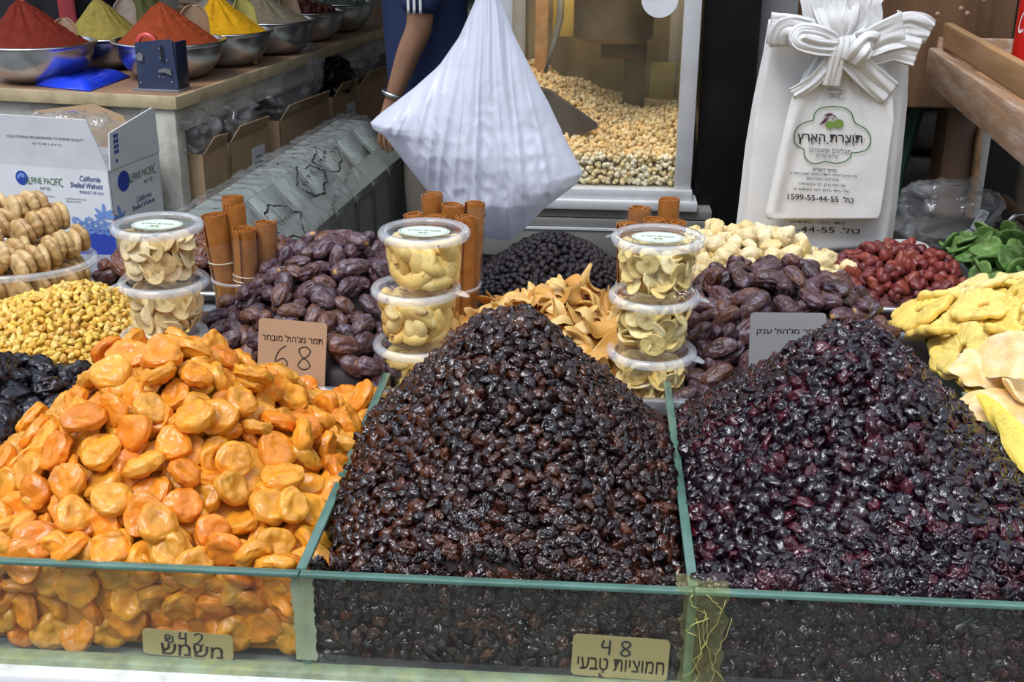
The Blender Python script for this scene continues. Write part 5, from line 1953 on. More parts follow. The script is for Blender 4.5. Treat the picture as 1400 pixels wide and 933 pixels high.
# ---------------------------------------------------------------- grey bins with sloping lids
gb = bpy.data.objects.new('bulk_bin_bank', None)
COL.objects.link(gb)
gb.matrix_world = BM((-.715, 4.34, 0))
tag(gb, 'long grey-green metal bank of bins with sloping lids beside the cardboard boxes', 'storage bins')
step = .205
for k in range(7):
    y1 = -k * step
    y0 = y1 - step + .012
    prof = [(0, .02), (0, .60), (-.135, .725), (-.235, .73), (-.235, .02)]
    PM = Matrix(((1, 0, 0, 0), (0, 0, -1, 0), (0, 1, 0, 0), (0, 0, 0, 1)))
    b = Geo().prism(prof, -y1, -y0, PM).make('bin', M['grey_metal'], gb)
    Geo().add([(.0015, y0 + .014, .585), (.0015, y1 - .010, .585), (-.128, y1 - .010, .7255), (-.128, y0 + .014, .7255)], [(0, 1, 2, 3)]).make('lid', M['grey_metal'], b, solid=.006)
    Geo().box((.003, y0 + .006, .31), (.006, .010, .56)).box((.003, y1 - .006, .31), (.006, .006, .56)).box((.003, (y0 + y1) / 2, .578), (.006, step - .02, .010)).make('trim_strip', M['mid_metal'], b)
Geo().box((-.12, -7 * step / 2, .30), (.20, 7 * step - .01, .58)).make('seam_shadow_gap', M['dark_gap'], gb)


def drape(k0, k1, seed, label, s0=-.26, s1=.10):
    g_ = Geo()

    def fn(u, v):
        y = -k1 * step + (k1 - k0) * step * u
        s = s0 + (s1 - s0) * v + .03 * noise.noise(Vector((u * 4, v * 3, seed)))
        if s < -.135:
            x, z = s, .735
        elif s < .05:
            t = (s + .135) / .185
            x, z = -.135 + .135 * t, .735 - .127 * t
        else:
            x, z = .006, .606 - (s - .05)
        w = .010 + .014 * abs(noise.noise(Vector((u * 7 + seed, v * 6, seed)))) + .010 * abs(noise.noise(Vector((u * 17, v * 13, seed))))
        return (x + w * .7, y + .02 * noise.noise(Vector((v * 4, u * 3, seed + 5))), z + w)
    g_.grid(fn, 40, 30)
    o = g_.make('film_sheet', M['film'], None, smooth=True)
    o.matrix_world = gb.matrix_world
    tag(o, label, 'plastic bag')
    pm = Geo()

    def lift(x, y, u0, v0, su, sv):
        u, v = u0 + x * su, v0 + y * sv
        q = Vector(fn(u, v))
        return q + Vector((.004, 0, .004))
    return o, fn


def print_on(o, fn, u0, v0, su, sv):
    """The shop's cloud-shaped emblem printed on clear film."""
    g_ = Geo()
    out = []
    for i in range(49):
        a = 2 * math.pi * i / 48
        rr = 1 + .16 * abs(math.cos(2 * a)) ** 3 - .10 * abs(math.sin(4 * a))
        out.append((1.25 * rr * math.cos(a), .9 * rr * math.sin(a)))
    s_ = strokes(Geo(), [out], .09)
    V, F = text_arrays('ץראה תרצות', 1.9)
    parts = [(np.array(s_.V), s_.F), (V, F), (text_arrays('1599-55-44-55', 1.7)[0] + np.array([0, -1.5, 0]), text_arrays('1599-55-44-55', 1.7)[1])]
    for V, F in parts:
        W_ = []
        for p in V:
            u, v = u0 - p[0] * su, v0 - p[1] * sv
            q = Vector(fn(min(max(u, 0), 1), min(max(v, 0), 1)))
            W_.append(q + Vector((.006, 0, .006)))
        g_.add(W_, F)
    g_.make('emblem_print', M['ink'], o)


for k0, k1, sd, lb, s1, pr in ((0.0, 2.6, 3, 'clear film over the farthest grey bins', -.06, None), (2.1, 3.9, 7, 'clear bag with printed emblem over the middle grey bins', .04, (.5, .55, .21, .17)),
                               (3.3, 5.1, 11, 'crumpled clear bag with printed emblem, over the nearer grey bins', .12, (.55, .52, .22, .16)), (4.8, 6.9, 17, 'clear bag with printed emblem over the nearest grey bins', .14, (.52, .62, .17, .17))):
    o, fn = drape(k0, k1, sd, lb, -.25 if k0 else -.25, s1)
    if pr:
        print_on(o, fn, *pr)

# ---------------------------------------------------------------- the man behind the hanging bag


def skin_body(name, joints, edges, m, parent=None, root=0, sub=2, loc_=(0, 0, 0)):
    me = bpy.data.meshes.new(name)
    names = list(joints)
    me.from_pydata([joints[n][0] for n in names], [(names.index(a), names.index(b)) for a, b in edges], [])
    o = obj(name, me, parent, None)
    md = o.modifiers.new('skin', 'SKIN')
    md.use_smooth_shade = True
    for i, n in enumerate(names):
        rr = joints[n][1]
        me.skin_vertices[0].data[i].radius = rr if isinstance(rr, tuple) else (rr, rr)
        me.skin_vertices[0].data[i].use_root = (i == root)
    s = o.modifiers.new('smooth', 'SUBSURF')
    s.levels = s.render_levels = sub
    me.materials.append(m)
    return o


MX, MY = -.605, 4.30
mn = thing('person', 'man in navy T-shirt and grey-beige trousers, arm hanging, standing side-on behind the white bag', 'person', (MX, MY, 0))
SK = mat('skin', (.36, .19, .115), .5, .08, 30, .1, 200, spec=.35, sss=.2, sssr=(1, .35, .2))
NAVY = mat('navy jersey', (.018, .035, .105), .75, .12, 6, .3, 60)
TROU = mat('grey beige cloth', (.15, .13, .105), .8, .1, 10, .3, 60)
J = {
    'pelvis': ((.01, 0, .95), (.100, .115)), 'waist': ((-.01, 0, 1.08), (.100, .115)), 'chest': ((0, 0, 1.28), (.110, .14)), 'upper': ((.01, 0, 1.42), (.070, .08)), 'neck': ((0, 0, 1.50), .058), 'head0': ((-.015, 0, 1.58), .070), 'head1': ((-.025, 0, 1.66), .090), 'head2': ((-.015, 0, 1.735), .070),
    'nose': ((-.105, 0, 1.645), .014), 'chin': ((-.075, 0, 1.575), .030),
    'sh_n': ((.005, -.175, 1.41), .062), 'el_n': ((.010, -.225, 1.10), .049), 'fa_n': ((-.035, -.215, 1.01), .045), 'wr_n': ((-.098, -.205, .845), .029), 'pa_n': ((-.118, -.205, .775), (.030, .020)),
    'sh_f': ((.005, .175, 1.41), .062), 'el_f': ((.03, .235, 1.10), .046), 'wr_f': ((-.06, .235, .86), .029), 'pa_f': ((-.085, .232, .785), (.030, .020)),
    'hp_n': ((.01, -.080, .86), .062), 'kn_n': ((0, -.10, .50), .062), 'cf_n': ((.02, -.10, .34), .058), 'an_n': ((.02, -.10, .09), .040), 'to_n': ((-.06, -.115, .04), .034),
    'hp_f': ((.01, .080, .86), .062), 'kn_f': ((-.03, .10, .50), .062), 'cf_f': ((-.02, .10, .34), .058), 'an_f': ((-.01, .10, .09), .040), 'to_f': ((-.10, .115, .04), .034),
}
E_ = [('pelvis', 'waist'), ('waist', 'chest'), ('chest', 'upper'), ('upper', 'neck'), ('neck', 'head0'), ('head0', 'head1'), ('head1', 'head2'), ('head1', 'nose'), ('head0', 'chin'), ('upper', 'sh_n'), ('sh_n', 'el_n'), ('el_n', 'fa_n'), ('fa_n', 'wr_n'), ('wr_n', 'pa_n'),
      ('upper', 'sh_f'), ('sh_f', 'el_f'), ('el_f', 'wr_f'), ('wr_f', 'pa_f'), ('pelvis', 'hp_n'), ('hp_n', 'kn_n'), ('kn_n', 'cf_n'), ('cf_n', 'an_n'), ('an_n', 'to_n'), ('pelvis', 'hp_f'), ('hp_f', 'kn_f'), ('kn_f', 'cf_f'), ('cf_f', 'an_f'), ('an_f', 'to_f')]
for s, sy in (('n', -.205), ('f', .232)):
    px_, pz = J['pa_' + s][0][0], J['pa_' + s][0][2]
    for k, (dx, ln_) in enumerate(((-.024, .070), (-.008, .080), (.008, .075), (.022, .058))):
        a, b, c_ = 'f%s%da' % (s, k), 'f%s%db' % (s, k), 'f%s%dc' % (s, k)
        J[a] = ((px_ + dx, sy, pz - .035), .0095)
        J[b] = ((px_ + dx * 1.05 - .004, sy + .004, pz - .035 - ln_ * .5), .0088)
        J[c_] = ((px_ + dx * 1.05 + .004, sy + .016, pz - .035 - ln_), .0070)
        E_ += [('pa_' + s, a), (a, b), (b, c_)]
    J['t%s0' % s] = ((px_ - .034, sy + .012, pz + .010), .0115)
    J['t%s1' % s] = ((px_ - .046, sy + .018, pz - .040), .0090)
    E_ += [('pa_' + s, 't%s0' % s), ('t%s0' % s, 't%s1' % s)]
skin_body('body', J, E_, SK, mn)
jt = {'hem0': ((.018, 0, .74), (.160, .172)), 'hem': ((.015, 0, .86), (.160, .175)), 'hip': ((.008, 0, .97), (.152, .172)), 'waist': ((-.012, 0, 1.10), (.150, .160)), 'chest': ((0, 0, 1.28), (.148, .182)), 'upper': ((.01, 0, 1.42), (.105, .125)), 'collar': ((.0, 0, 1.49), .070),
      'sh_n': ((.005, -.180, 1.40), .088), 'sl_n': ((.012, -.213, 1.20), .078), 'sc_n': ((.010, -.222, 1.128), .080), 'sh_f': ((.005, .180, 1.40), .088), 'sl_f': ((.012, .215, 1.22), .078), 'sc_f': ((.014, .222, 1.15), .080)}
sh = skin_body('shirt', jt, [('hem0', 'hem'), ('hem', 'hip'), ('hip', 'waist'), ('waist', 'chest'), ('chest', 'upper'), ('upper', 'collar'), ('upper', 'sh_n'), ('sh_n', 'sl_n'), ('sl_n', 'sc_n'), ('upper', 'sh_f'), ('sh_f', 'sl_f'), ('sl_f', 'sc_f')], NAVY, mn)
sh['label'] = 'navy T-shirt with pale sleeve stripes'
g = Geo()
for k in range(3):
    g.grid(lambda u, v: (-.022 + k * .020 + u * .009, -.222 - .0895 * math.cos((-.022 + k * .020 + u * .009) / .085) * 1.0 + .004, 1.148 + v * .12), 3, 8)
g.make('sleeve_stripe', M['white_ink'], sh, solid=.002)
skin_body('trousers', {'belt': ((.01, 0, .96), (.138, .158)), 'hp': ((.01, 0, .88), (.135, .155)), 'hp_n': ((.01, -.095, .82), .108), 'kn_n': ((0, -.10, .50), .085), 'an_n': ((.02, -.10, .10), .075), 'hp_f': ((.01, .095, .82), .108), 'kn_f': ((-.03, .10, .50), .085), 'an_f': ((-.01, .10, .10), .075)},
          [('belt', 'hp'), ('hp', 'hp_n'), ('hp_n', 'kn_n'), ('kn_n', 'an_n'), ('hp', 'hp_f'), ('hp_f', 'kn_f'), ('kn_f', 'an_f')], TROU, mn)
V, F = ico(4)
sel = V[:, 2] + .55 * V[:, 0] > -.05
g = Geo().add(V * np.array([.108, .092, .112]) + np.array([-.012, 0, 1.665]), [tuple(f) for f in F.tolist() if all(sel[i] for i in f)])
g.make('hair', mat('dark hair', (.02, .014, .010), .6, .2, 60), mn, smooth=True)
wt = Geo().tube([(-.091 + .035 * math.cos(a), -.205 + .032 * math.sin(a), .868 - .012 * math.cos(a)) for a in [math.pi * 2 * i / 24 for i in range(24)]], .009, 8, closed=True).make('watch', M['steel'], mn, smooth=True)
wt['label'] = 'steel wristwatch'

# ---------------------------------------------------------------- popcorn cabinet on its stand
PX0, PX1, PY0, PY1, PZ0, PZ1 = -.215, .212, 2.555, 3.05, .930, 1.62
pc = thing('popcorn_machine', 'glass-sided popcorn machine with aluminium frame next to the black pillar', 'popcorn machine', (0, PY0, PZ0 - .045))


def ploc(o):
    o.data.transform(Matrix.Translation(-pc.location))
    return o


for x, y in ((PX0 + .018, PY0 + .012), (PX1 - .018, PY0 + .012), (PX0 + .018, PY1 - .012), (PX1 - .018, PY1 - .012)):
    ploc(Geo().box((x, y, (PZ0 + PZ1) / 2), (.036, .024, PZ1 - PZ0), .003).make('frame_post', M['alu'], pc))
ploc(Geo().box(((PX0 + PX1) / 2, (PY0 + PY1) / 2, PZ0 - .012), (PX1 - PX0 + .006, PY1 - PY0 + .02, .024), .003).box(((PX0 + PX1) / 2 + .004, (PY0 + PY1) / 2 - .008, PZ0 - .034), (PX1 - PX0 + .022, PY1 - PY0 + .03, .022), .004).make('base_tray', M['alu'], pc))
ploc(Geo().box(((PX0 + PX1) / 2, (PY0 + PY1) / 2, PZ1 + .02), (PX1 - PX0 + .02, PY1 - PY0 + .02, .05), .004).make('roof_plate', M['alu'], pc))
gw = PX1 - PX0 - .072
ploc(Geo().box(((PX0 + PX1) / 2, PY0 + .012, (PZ0 + PZ1) / 2), (gw, .004, PZ1 - PZ0)).make('front_glass', M['hazy'], pc))
ploc(Geo().box((PX0 + .016, (PY0 + PY1) / 2, (PZ0 + PZ1) / 2), (.004, PY1 - PY0 - .05, PZ1 - PZ0)).make('side_glass', M['hazy'], pc))
ploc(Geo().box((PX1 - .016, (PY0 + PY1) / 2, (PZ0 + PZ1) / 2), (.004, PY1 - PY0 - .05, PZ1 - PZ0)).make('side_glass', M['hazy'], pc))
ploc(Geo().box(((PX0 + PX1) / 2, PY1 - .012, (PZ0 + PZ1) / 2), (gw, .006, PZ1 - PZ0)).make('back_panel', mat('greasy back panel', (.27, .215, .125), .5, .3, 4, dirt=(.13, .085, .04), dscale=4, damt=.6), pc))
kb = atY(838, 60, 2.82)
kt = ploc(Geo().lathe([(.0005, 0), (.085, 0), (.092, .008), (.092, .135), (.0005, .140)], 40, TR(kb[0], 2.82, 1.215)).make('kettle', mat('burnt kettle', (.16, .12, .075), .4, .3, 9, metal=.5, dirt=(.06, .025, .01), dscale=12, damt=.8), pc, smooth=False))
ploc(Geo().box((kb[0] + .01, 2.82, 1.192), (.075, .05, .035), .006).make('kettle_mount', mat('burnt mount', (.10, .055, .03), .5, .3, 20), pc))
ploc(Geo().box((kb[0] + .055, 2.90, 1.15), (.052, .03, .44), .004).make('upright', mat('dark upright', (.055, .045, .032), .5, .3, 12), pc))
ploc(Geo().box((-.135, 2.94, 1.25), (.032, .03, .62), .004).make('wood_upright', M['wood'], pc))
ploc(Geo().tube([atY(745, 100, 2.70), atY(757, 62, 2.71), atY(766, 25, 2.73), atY(768, -40, 2.75)], [.004, .006, .008, .008], 10).make('stirrer_rod', M['mid_metal'], pc, smooth=True))
q = atY(770, 48, 2.95)
ploc(Geo().box((q[0], 2.97, q[2] + .05), (.055, .03, .11), .004).make('yellow_tin', mat('yellow tin', (.55, .42, .12), .5, .2, 9), pc))
q = atY(905, 120, 2.98)
ploc(Geo().box((q[0], 2.99, q[2]), (.06, .02, .12), .003).make('yellow_glow_panel', mat('yellow glow paint', (.46, .38, .10), .6, .3, 14), pc))  # yellow light inside the machine painted as a coloured panel
q = atY(902, 4, 2.562)
ploc(Geo().prism([(.038 * math.cos(a), .038 * math.sin(a)) for a in [2 * math.pi * i / 40 for i in range(40)]], 0, .0015, Matrix(((1, 0, 0, q[0]), (0, 0, -1, PY0 + .009), (0, 1, 0, q[2] + .008), (0, 0, 0, 1)))).make('round_sticker', M['white_card'], pc))


ploc(Geo().box((.0, 2.80, PZ1 - .012), (.12, .06, .014), .003).make('fill_lamp', mat('fill lamp housing', (.5, .48, .4), .4), pc))  # unseen lamp added to brighten the dark machine interior
lp = bpy.data.lights.new('fill_bulb', 'AREA')  # added fill light for the interior, out of view
lp.energy = 1.5
lp.size = .16
lp.color = (1.0, .80, .52)
lo = bpy.data.objects.new('fill_bulb', lp)
COL.objects.link(lo)
lo.location = (0.0, 2.72, PZ1 - .03)


def hp(x, y):
    t = (y - PY0) / (PY1 - PY0)
    k = min(max((.10 - x) / .30, 0), 1)
    return PZ0 + .058 + .060 * min(t * 1.9, 1) + .10 * k ** 1.3 * min(t * 1.6, 1) + .012 * noise.noise(Vector((x * 18, y * 18, 3)))


PW = [popcorn_shape(s, 2) for s in range(9)]
PT = [popcorn_shape(s + 20, 2, ((.70, .54, .30), (.74, .60, .36), (.66, .47, .24))) for s in range(9)]  # tan of the yellowed glass haze put into the kernel colour


def heap_popcorn():
    r_ = random.Random(77)
    rect = (PX0 + .035, PX1 - .022, PY0 + .030, PY1 - .035)
    pts = scatter(hp, rect, .0125, 5) + scatter(hp, rect, .0135, 6, lift=-.008)
    front = []
    for _ in range(9000):
        x, z = r_.uniform(rect[0], rect[1]), r_.uniform(PZ0 + .008, PZ0 + .068)
        if all((x - a[0]) ** 2 + (z - a[2]) ** 2 > .0118 ** 2 for a in front):
            front.append((x, PY0 + .0235 + r_.uniform(0, .003), z, 0, -1, 0))
    front.sort(key=lambda p: p[2])
    vis = [p for p in front if p[0] > -.075][:300]
    ms = [mesh('popcorn shape', V, F, M['popcorn'], True, C) for V, F, C in PW]
    ids = set(map(id, vis))
    for p in vis:
        o = bpy.data.objects.new('popcorn', ms[r_.randrange(9)])
        o.location = p[:3]
        o.rotation_euler = (r_.random() * 6, r_.random() * 6, r_.random() * 6)
        COL.objects.link(o)
        tag(o, 'white popped corn kernel pressed behind the lower front glass of the machine', 'popcorn', 'white popcorn behind the glass')
    mass('popcorn_heap', PT, pts, 9, 2.0, M['popcorn'], 'heap of popcorn tinted tan for the hazy glass banked up at the back of the machine', 'popcorn')
    rest = [p for p in front if id(p) not in ids]
    if rest:
        mass('white_popcorn_heap', PW, rest, 10, 2.0, M['popcorn'], 'white popcorn behind the machine glass beside the hanging bag', 'popcorn')
    g_ = Geo()
    n = 30
    g_.grid(lambda u, v: (rect[0] + (rect[1] - rect[0]) * u, rect[2] + .012 + (rect[3] - rect[2] - .012) * v, hp(rect[0] + (rect[1] - rect[0]) * u, rect[2] + (rect[3] - rect[2]) * v) - .014), n, n)
    g_.grid(lambda u, v: (rect[0] + (rect[1] - rect[0]) * u, rect[2] + .012, PZ0 + .002 + .045 * v), n, 4)
    o = g_.make('packed_popcorn', mat('packed popcorn', (.52, .38, .18), .8, .3, 60), bpy.data.objects['popcorn_heap'], smooth=True)
    o['kind'] = 'stuff'


heap_popcorn()
q0, q1 = atY(752, 205, 2.66), atY(815, 190, 2.64)
t = thing('popcorn_scoop', 'grey metal scoop stuck in the popcorn behind the hanging bag', 'scoop', (float(q0[0]), 2.66, hp(q0[0], 2.66) - .01))
Geo().add([(-.10, .02, -.005), (-.10, .02, .125), (.0, -.005, .10), (.105, -.02, .035), (.105, -.02, .025), (0, -.005, -.02), (-.10, .05, -.005), (-.10, .05, .125), (0, .03, .10), (.105, -.01, .035), (.105, -.01, .025), (0, .03, -.02)],
          [(0, 1, 2, 5), (5, 2, 3, 4), (6, 11, 8, 7), (11, 10, 9, 8), (1, 7, 8, 2), (2, 8, 9, 3), (0, 5, 11, 6), (5, 4, 10, 11), (3, 9, 10, 4), (0, 6, 7, 1)]).make('blade', mat('scoop metal', (.13, .12, .12), .4, .2, 10, metal=.6), t)
Geo().tube([(-.10, .035, .06), (-.17, .04, .10)], .010, 10).make('handle', M['dark_metal'], t, smooth=True)

# stand under the machine
sd = thing('machine_stand', 'dark steel stand carrying the popcorn machine', 'stand', (0, PY0 + .24, 0))
zt = PZ0 - .0452
Geo().box((0, 0, zt - .010), (.52, .50, .020), .002).box((0, -.255, zt - .030), (.52, .012, .018), .002).box((0, -.262, zt - .075), (.52, .012, .062), .002).make('top_frame', M['mid_metal'], sd)
Geo().box((0, -.264, zt - .0415), (.52, .014, .004)).make('bright_strip', M['alu'], sd)
for x in (-.235, -.075, .235):
    for y in (-.235, .225):
        Geo().box((x, y, (zt - .1) / 2), (.022, .022, zt - .1)).make('leg', M['dark_metal'], sd)
t = thing('storage_box', 'white box on the floor under the popcorn machine', 'box', (-.150, PY0 + .15, 0))
Geo().box((0, 0, .35), (.10, .28, .70), .004).make('box_wall', M['white_card'], t)
t = thing('storage_box', 'beige box on the floor under the popcorn machine', 'box', (.075, PY0 + .17, 0))
Geo().box((0, 0, .365), (.25, .28, .73), .004).make('box_wall', mat('beige board', (.42, .35, .26), .7, .12, 6), t)
Geo().box((0, -.1415, .700), (.251, .003, .06)).make('yellow_band', mat('mustard band', (.30, .25, .04), .6), t)

# shelves glimpsed between the man and the machine
t = thing('shelf_rack', 'grey wooden shelf rack between the man and the popcorn machine', 'shelf', (-.42, 5.5, 0))
for z in (.55, .80, 1.02, 1.30):
    Geo().box((0, 0, z), (.62, .30, .03), .003).make('shelf_board', M['white_paint'], t)
for x in (-.30, 0, .30):
    Geo().box((x, 0, .70), (.045, .30, 1.4), .003).make('post', M['white_paint'], t)

# ---------------------------------------------------------------- white bag hanging over the counter
OUT = [(-160, 661, 668), (-90, 658, 674), (-40, 655, 679), (0, 650, 684), (50, 628, 704), (90, 600, 724), (120, 566, 739), (140, 540, 750), (155, 520, 757), (168, 506, 763), (176, 510, 767), (184, 524, 770), (200, 537, 778), (220, 552, 789), (236, 565, 797), (250, 576, 790), (265, 588, 770), (285, 603, 744), (300, 615, 730), (312, 634, 718), (320, 660, 708), (325, 680, 698)]
OY = [o_[0] for o_ in OUT]
BY = 2.0


def bag_fn(side):
    def fn(u, v):
        y = -160 + (325 + 160) * v
        xl, xr = np.interp(y, OY, [o_[1] for o_ in OUT]), np.interp(y, OY, [o_[2] for o_ in OUT])
        x = xl + (xr - xl) * u
        p = atY(x, y, BY)
        th = .075 * min(1, max(0, (y + 60) / 260)) * min(1, (326 - y) / 60) ** .6
        bul = math.sin(math.pi * u) ** .6 * th
        ang = (x - 664) / (y + 175)
        warp = .02 * noise.noise(Vector((y * .008, x * .004, 4)))
        rg_ = lambda k, sd: 1 - 2 * abs(noise.noise(Vector(((ang + warp) * k, y * .0025, sd + side))))
        f = .62 * rg_(11, 3) + .38 * rg_(26, 9)
        am = .021 * min(1, max(.12, (y + 90) / 260)) * min(1, 5 * u) * min(1, 5 * (1 - u))
        cr_ = .0030 * (1 - 2 * abs(noise.noise(Vector((x * .028 + y * .012, y * .020 - x * .012, 5 + side))))) + .0022 * (1 - abs(noise.noise(Vector((x * .07, y * .05, 8)))) * 2)
        cr_ *= min(1, 8 * u) * min(1, 8 * (1 - u)) * min(1, max(0, (y - 40) / 160))
        return (p[0], BY - side * (bul + am * f + cr_ + .002 * min(1, 8 * u * (1 - u))), p[2])
    return fn


g = Geo()
g.grid(bag_fn(1), 170, 180).grid(bag_fn(-1), 60, 60)
hb = g.make('carrier_bag', M['bag'], None, smooth=True)
tag(hb, 'large white translucent plastic bag hanging over the dates by its twisted top', 'plastic bag')
hk = Geo().tube([(atY(664, -150, BY)[0], BY, atY(664, -150, BY)[2] - .02), (atY(664, -150, BY)[0], BY, 2.2), (atY(664, -150, BY)[0], BY, 2.45)], .003, 8).make('hanging_wire', M['dark_metal'], None, smooth=True)
tag(hk, 'thin wire from which the white plastic bag hangs', 'wire')
rl = Geo().box((-.05, BY, 2.47), (2.6, .04, .04), .003).make('hanging_rail', M['grey_post'], None)
tag(rl, 'steel rail above the stall carrying the hung bags', 'rail')
for x in (-1.33, 1.23):
    Geo().box((x, BY, 1.24), (.04, .04, 2.48), .003).make('rail_post', M['grey_post'], rl)

# ---------------------------------------------------------------- wad of printed carrier bags
PYB = 2.17
pb = thing('carrier_bag_wad', 'thick wad of white printed carrier bags hanging beside the black pillar', 'carrier bags', tuple(atY(1112, 348, PYB)))
o0 = Vector(pb.location)


def wloc(o):
    o.data.transform(Matrix.Translation(-o0))
    return o


def outline_grid(rows, yd, nu, nv, name, m, solid, wav=.004, seed=0):
    ys = [a[0] for a in rows]
    g_ = Geo()

    def fn(u, v):
        y = ys[0] + (ys[-1] - ys[0]) * v
        xl, xr = np.interp(y, ys, [a[1] for a in rows]), np.interp(y, ys, [a[2] for a in rows])
        x = xl + (xr - xl) * u
        yw = y + 4 * noise.noise(Vector((u * 3, seed, v)))
        d = yd + wav * noise.noise(Vector((x * .02, y * .015, seed))) + wav * .6 * noise.noise(Vector((x * .06, y * .02, seed + 4)))
        return tuple(atY(x, yw, d))
    g_.grid(fn, nu, nv)
    o = wloc(g_.make(name, m, pb, smooth=True))
    if solid:
        md = o.modifiers.new('thickness', 'SOLIDIFY')
        md.thickness = solid
        md.offset = -1
    return o


for k in range(5):
    dx = (k - 2) * 1.6
    outline_grid([(26 + 5 * k, 1054 + dx, 1150), (75, 1046 + dx, 1232 - dx), (92, 1042 + dx, 1239 - dx), (140, 1032 + dx, 1237 - dx), (200, 1023 + dx * 1.3, 1231 - dx), (280, 1015 + dx * 1.6, 1223 - dx), (346 - k, 1008 + dx * 2, 1214 - dx)], PYB - .004 * k + .012, 34, 44, 'bag_sheet', M['bag2'], .0022, .0035, k)


def front_d(x, y):
    """Depth of the front bag's printed face at a picture row and column of its own outline."""
    ang = (x - 1150) / (y - 20)
    top_ = min(1, max(0, (150 - y) / 90))
    side = abs(ang)
    f = (.012 * top_ + .0022) * noise.noise(Vector((ang * 5.5, 0, 2))) + (.006 * top_ + .0012) * noise.noise(Vector((ang * 14, y * .01, 6)))
    f += .0022 * noise.noise(Vector((x * .025, y * .018, 11)))
    lip = .010 * math.exp(-((x - np.interp(y, FY, FL_) - 10) / 10) ** 2)
    return PYB - .038 + f - lip


FR = [(46, 1136, 1162), (75, 1118, 1186), (100, 1100, 1206), (130, 1083, 1221), (165, 1074, 1222), (200, 1066, 1217), (250, 1055, 1211), (292, 1046, 1204), (300, 1050, 1200)]
FY = [a[0] for a in FR]
FL_ = [a[1] for a in FR]
FRR = [a[2] for a in FR]


def front_fn(u, v):
    y = 46 + (300 - 46) * v
    xl, xr = np.interp(y, FY, FL_), np.interp(y, FY, FRR)
    x = xl + (xr - xl) * u
    return tuple(atY(x, y, front_d(x, y)))


fb = wloc(Geo().grid(front_fn, 70, 90).make('front_bag', M['bag2'], pb, smooth=True))
md = fb.modifiers.new('thickness', 'SOLIDIFY')
md.thickness = .016
md.offset = -1


def print_wad(name, m, items, paths=(), pw=1.2, fills=(), inset=.0032, dfn=front_d):
    g_ = Geo()
    for (tx, cx, cy, w_, h_, slope) in items:
        V, F = text_arrays(tx, w_, h_, .014)
        g_.add([atY(cx + a[0], cy - a[1] + slope * a[0], dfn(cx + a[0], cy - a[1]) - inset) for a in V], F)
    if paths:
        s_ = strokes(Geo(), paths, pw)
        g_.add([atY(a[0], a[1], dfn(a[0], a[1]) - inset) for a in s_.V], s_.F)
    for f in fills:
        g_.add([atY(a[0], a[1], dfn(a[0], a[1]) - inset - .0002) for a in f], [tuple(range(len(f)))])
    o = wloc(g_.make(name, m, pb))
    return o


CLOUD = [(355, 185), (400, 188), (450, 200), (490, 235), (508, 290), (545, 320), (590, 345), (620, 390), (622, 440), (595, 490), (540, 510), (490, 515), (480, 545), (440, 575), (390, 588), (340, 583), (305, 575), (270, 585), (220, 590), (180, 570), (155, 535), (150, 490), (110, 470), (85, 430), (88, 370), (120, 320), (170, 295), (215, 280), (225, 240), (255, 205), (300, 190), (355, 185)]
cl = [(1070 + a / 5.186, 110 + b / 5.186) for a, b in CLOUD]
print_wad('emblem_border', M['ink_green'], [], [cl], 1.5)
print_wad('lettering', M['ink'], [(heb('תּוֹצֶרֶת הָאָרֶץ'), 1136.5, 190, 92, 17, .03)])
print_wad('lettering', M['ink_grey'], [('םיחוציפו םינילבת', 1135, 205.5, 57, 6.5, .05), ('םוי םוי םיירט', 1131, 213.5, 30, 4.5, .05)])
print_wad('lettering', M['ink'], [(':םילשורי יפינס', 1127, 232, 33, 5, .05), ('4 יכדרמ ץמש לפסמ | הדוהי הנחמ 7 םייחה ץע', 1126, 239, 92, 4.4, .05), ('תומר ןוימק | 4 קיראבב', 1125, 245.5, 44, 4.4, .05), ('114 אביקע יבר :קרב ינב ףינס', 1124, 253, 64, 4.6, .05), ('15 ימודרתה רוניל :תיליע רתיב ףינס', 1123, 260.5, 76, 4.6, .05)])
print_wad('lettering', M['ink'], [('1599-55-44-55 .לט', 1122, 271, 90, 8.6, .06)])
print_wad('olive_leaf', M['ink_purple'], [], [[(1126, 163), (1134, 158), (1141, 158)], [(1141, 158), (1145, 163)], [(1141, 158), (1138, 165)]], 1.1,
          [[(1127, 157), (1134, 154.5), (1140, 156), (1134, 158.5), (1128, 158.5)], [(1120, 171), (1126, 164), (1134, 160), (1130, 166), (1124, 170)]])
print_wad('olive_fruit', M['ink_olive'], [], [], 1, [[(1134.5 + 6 * math.cos(t), 170.5 + 5 * math.sin(t)) for t in [i * math.pi / 12 for i in range(24)]], [(1146.5 + 7.2 * math.cos(t), 169 + 6 * math.sin(t)) for t in [i * math.pi / 12 for i in range(24)]]])
print_wad('crown_line', M['ink_grey'], [], [[(1131, 123), (1139, 122), (1148, 123), (1157, 124)], [(1132, 128), (1145, 129), (1156, 128)], [(1134, 134), (1141, 131), (1150, 136), (1156, 133)], [(1136, 123), (1139, 133)], [(1150, 124), (1147, 133)]], .8)
# mirror-wise print showing through the back bag's lower edge
print_wad('show_through_print', mat('pale show-through', (.46, .46, .45), .6), [('55-44-55 .לט', 1122, 314, 108, 9, .03), ('ימודרתה רוניל רתיב', 1118, 304, 76, 4, .03)], inset=.0, dfn=lambda x, y: PYB - .0165)


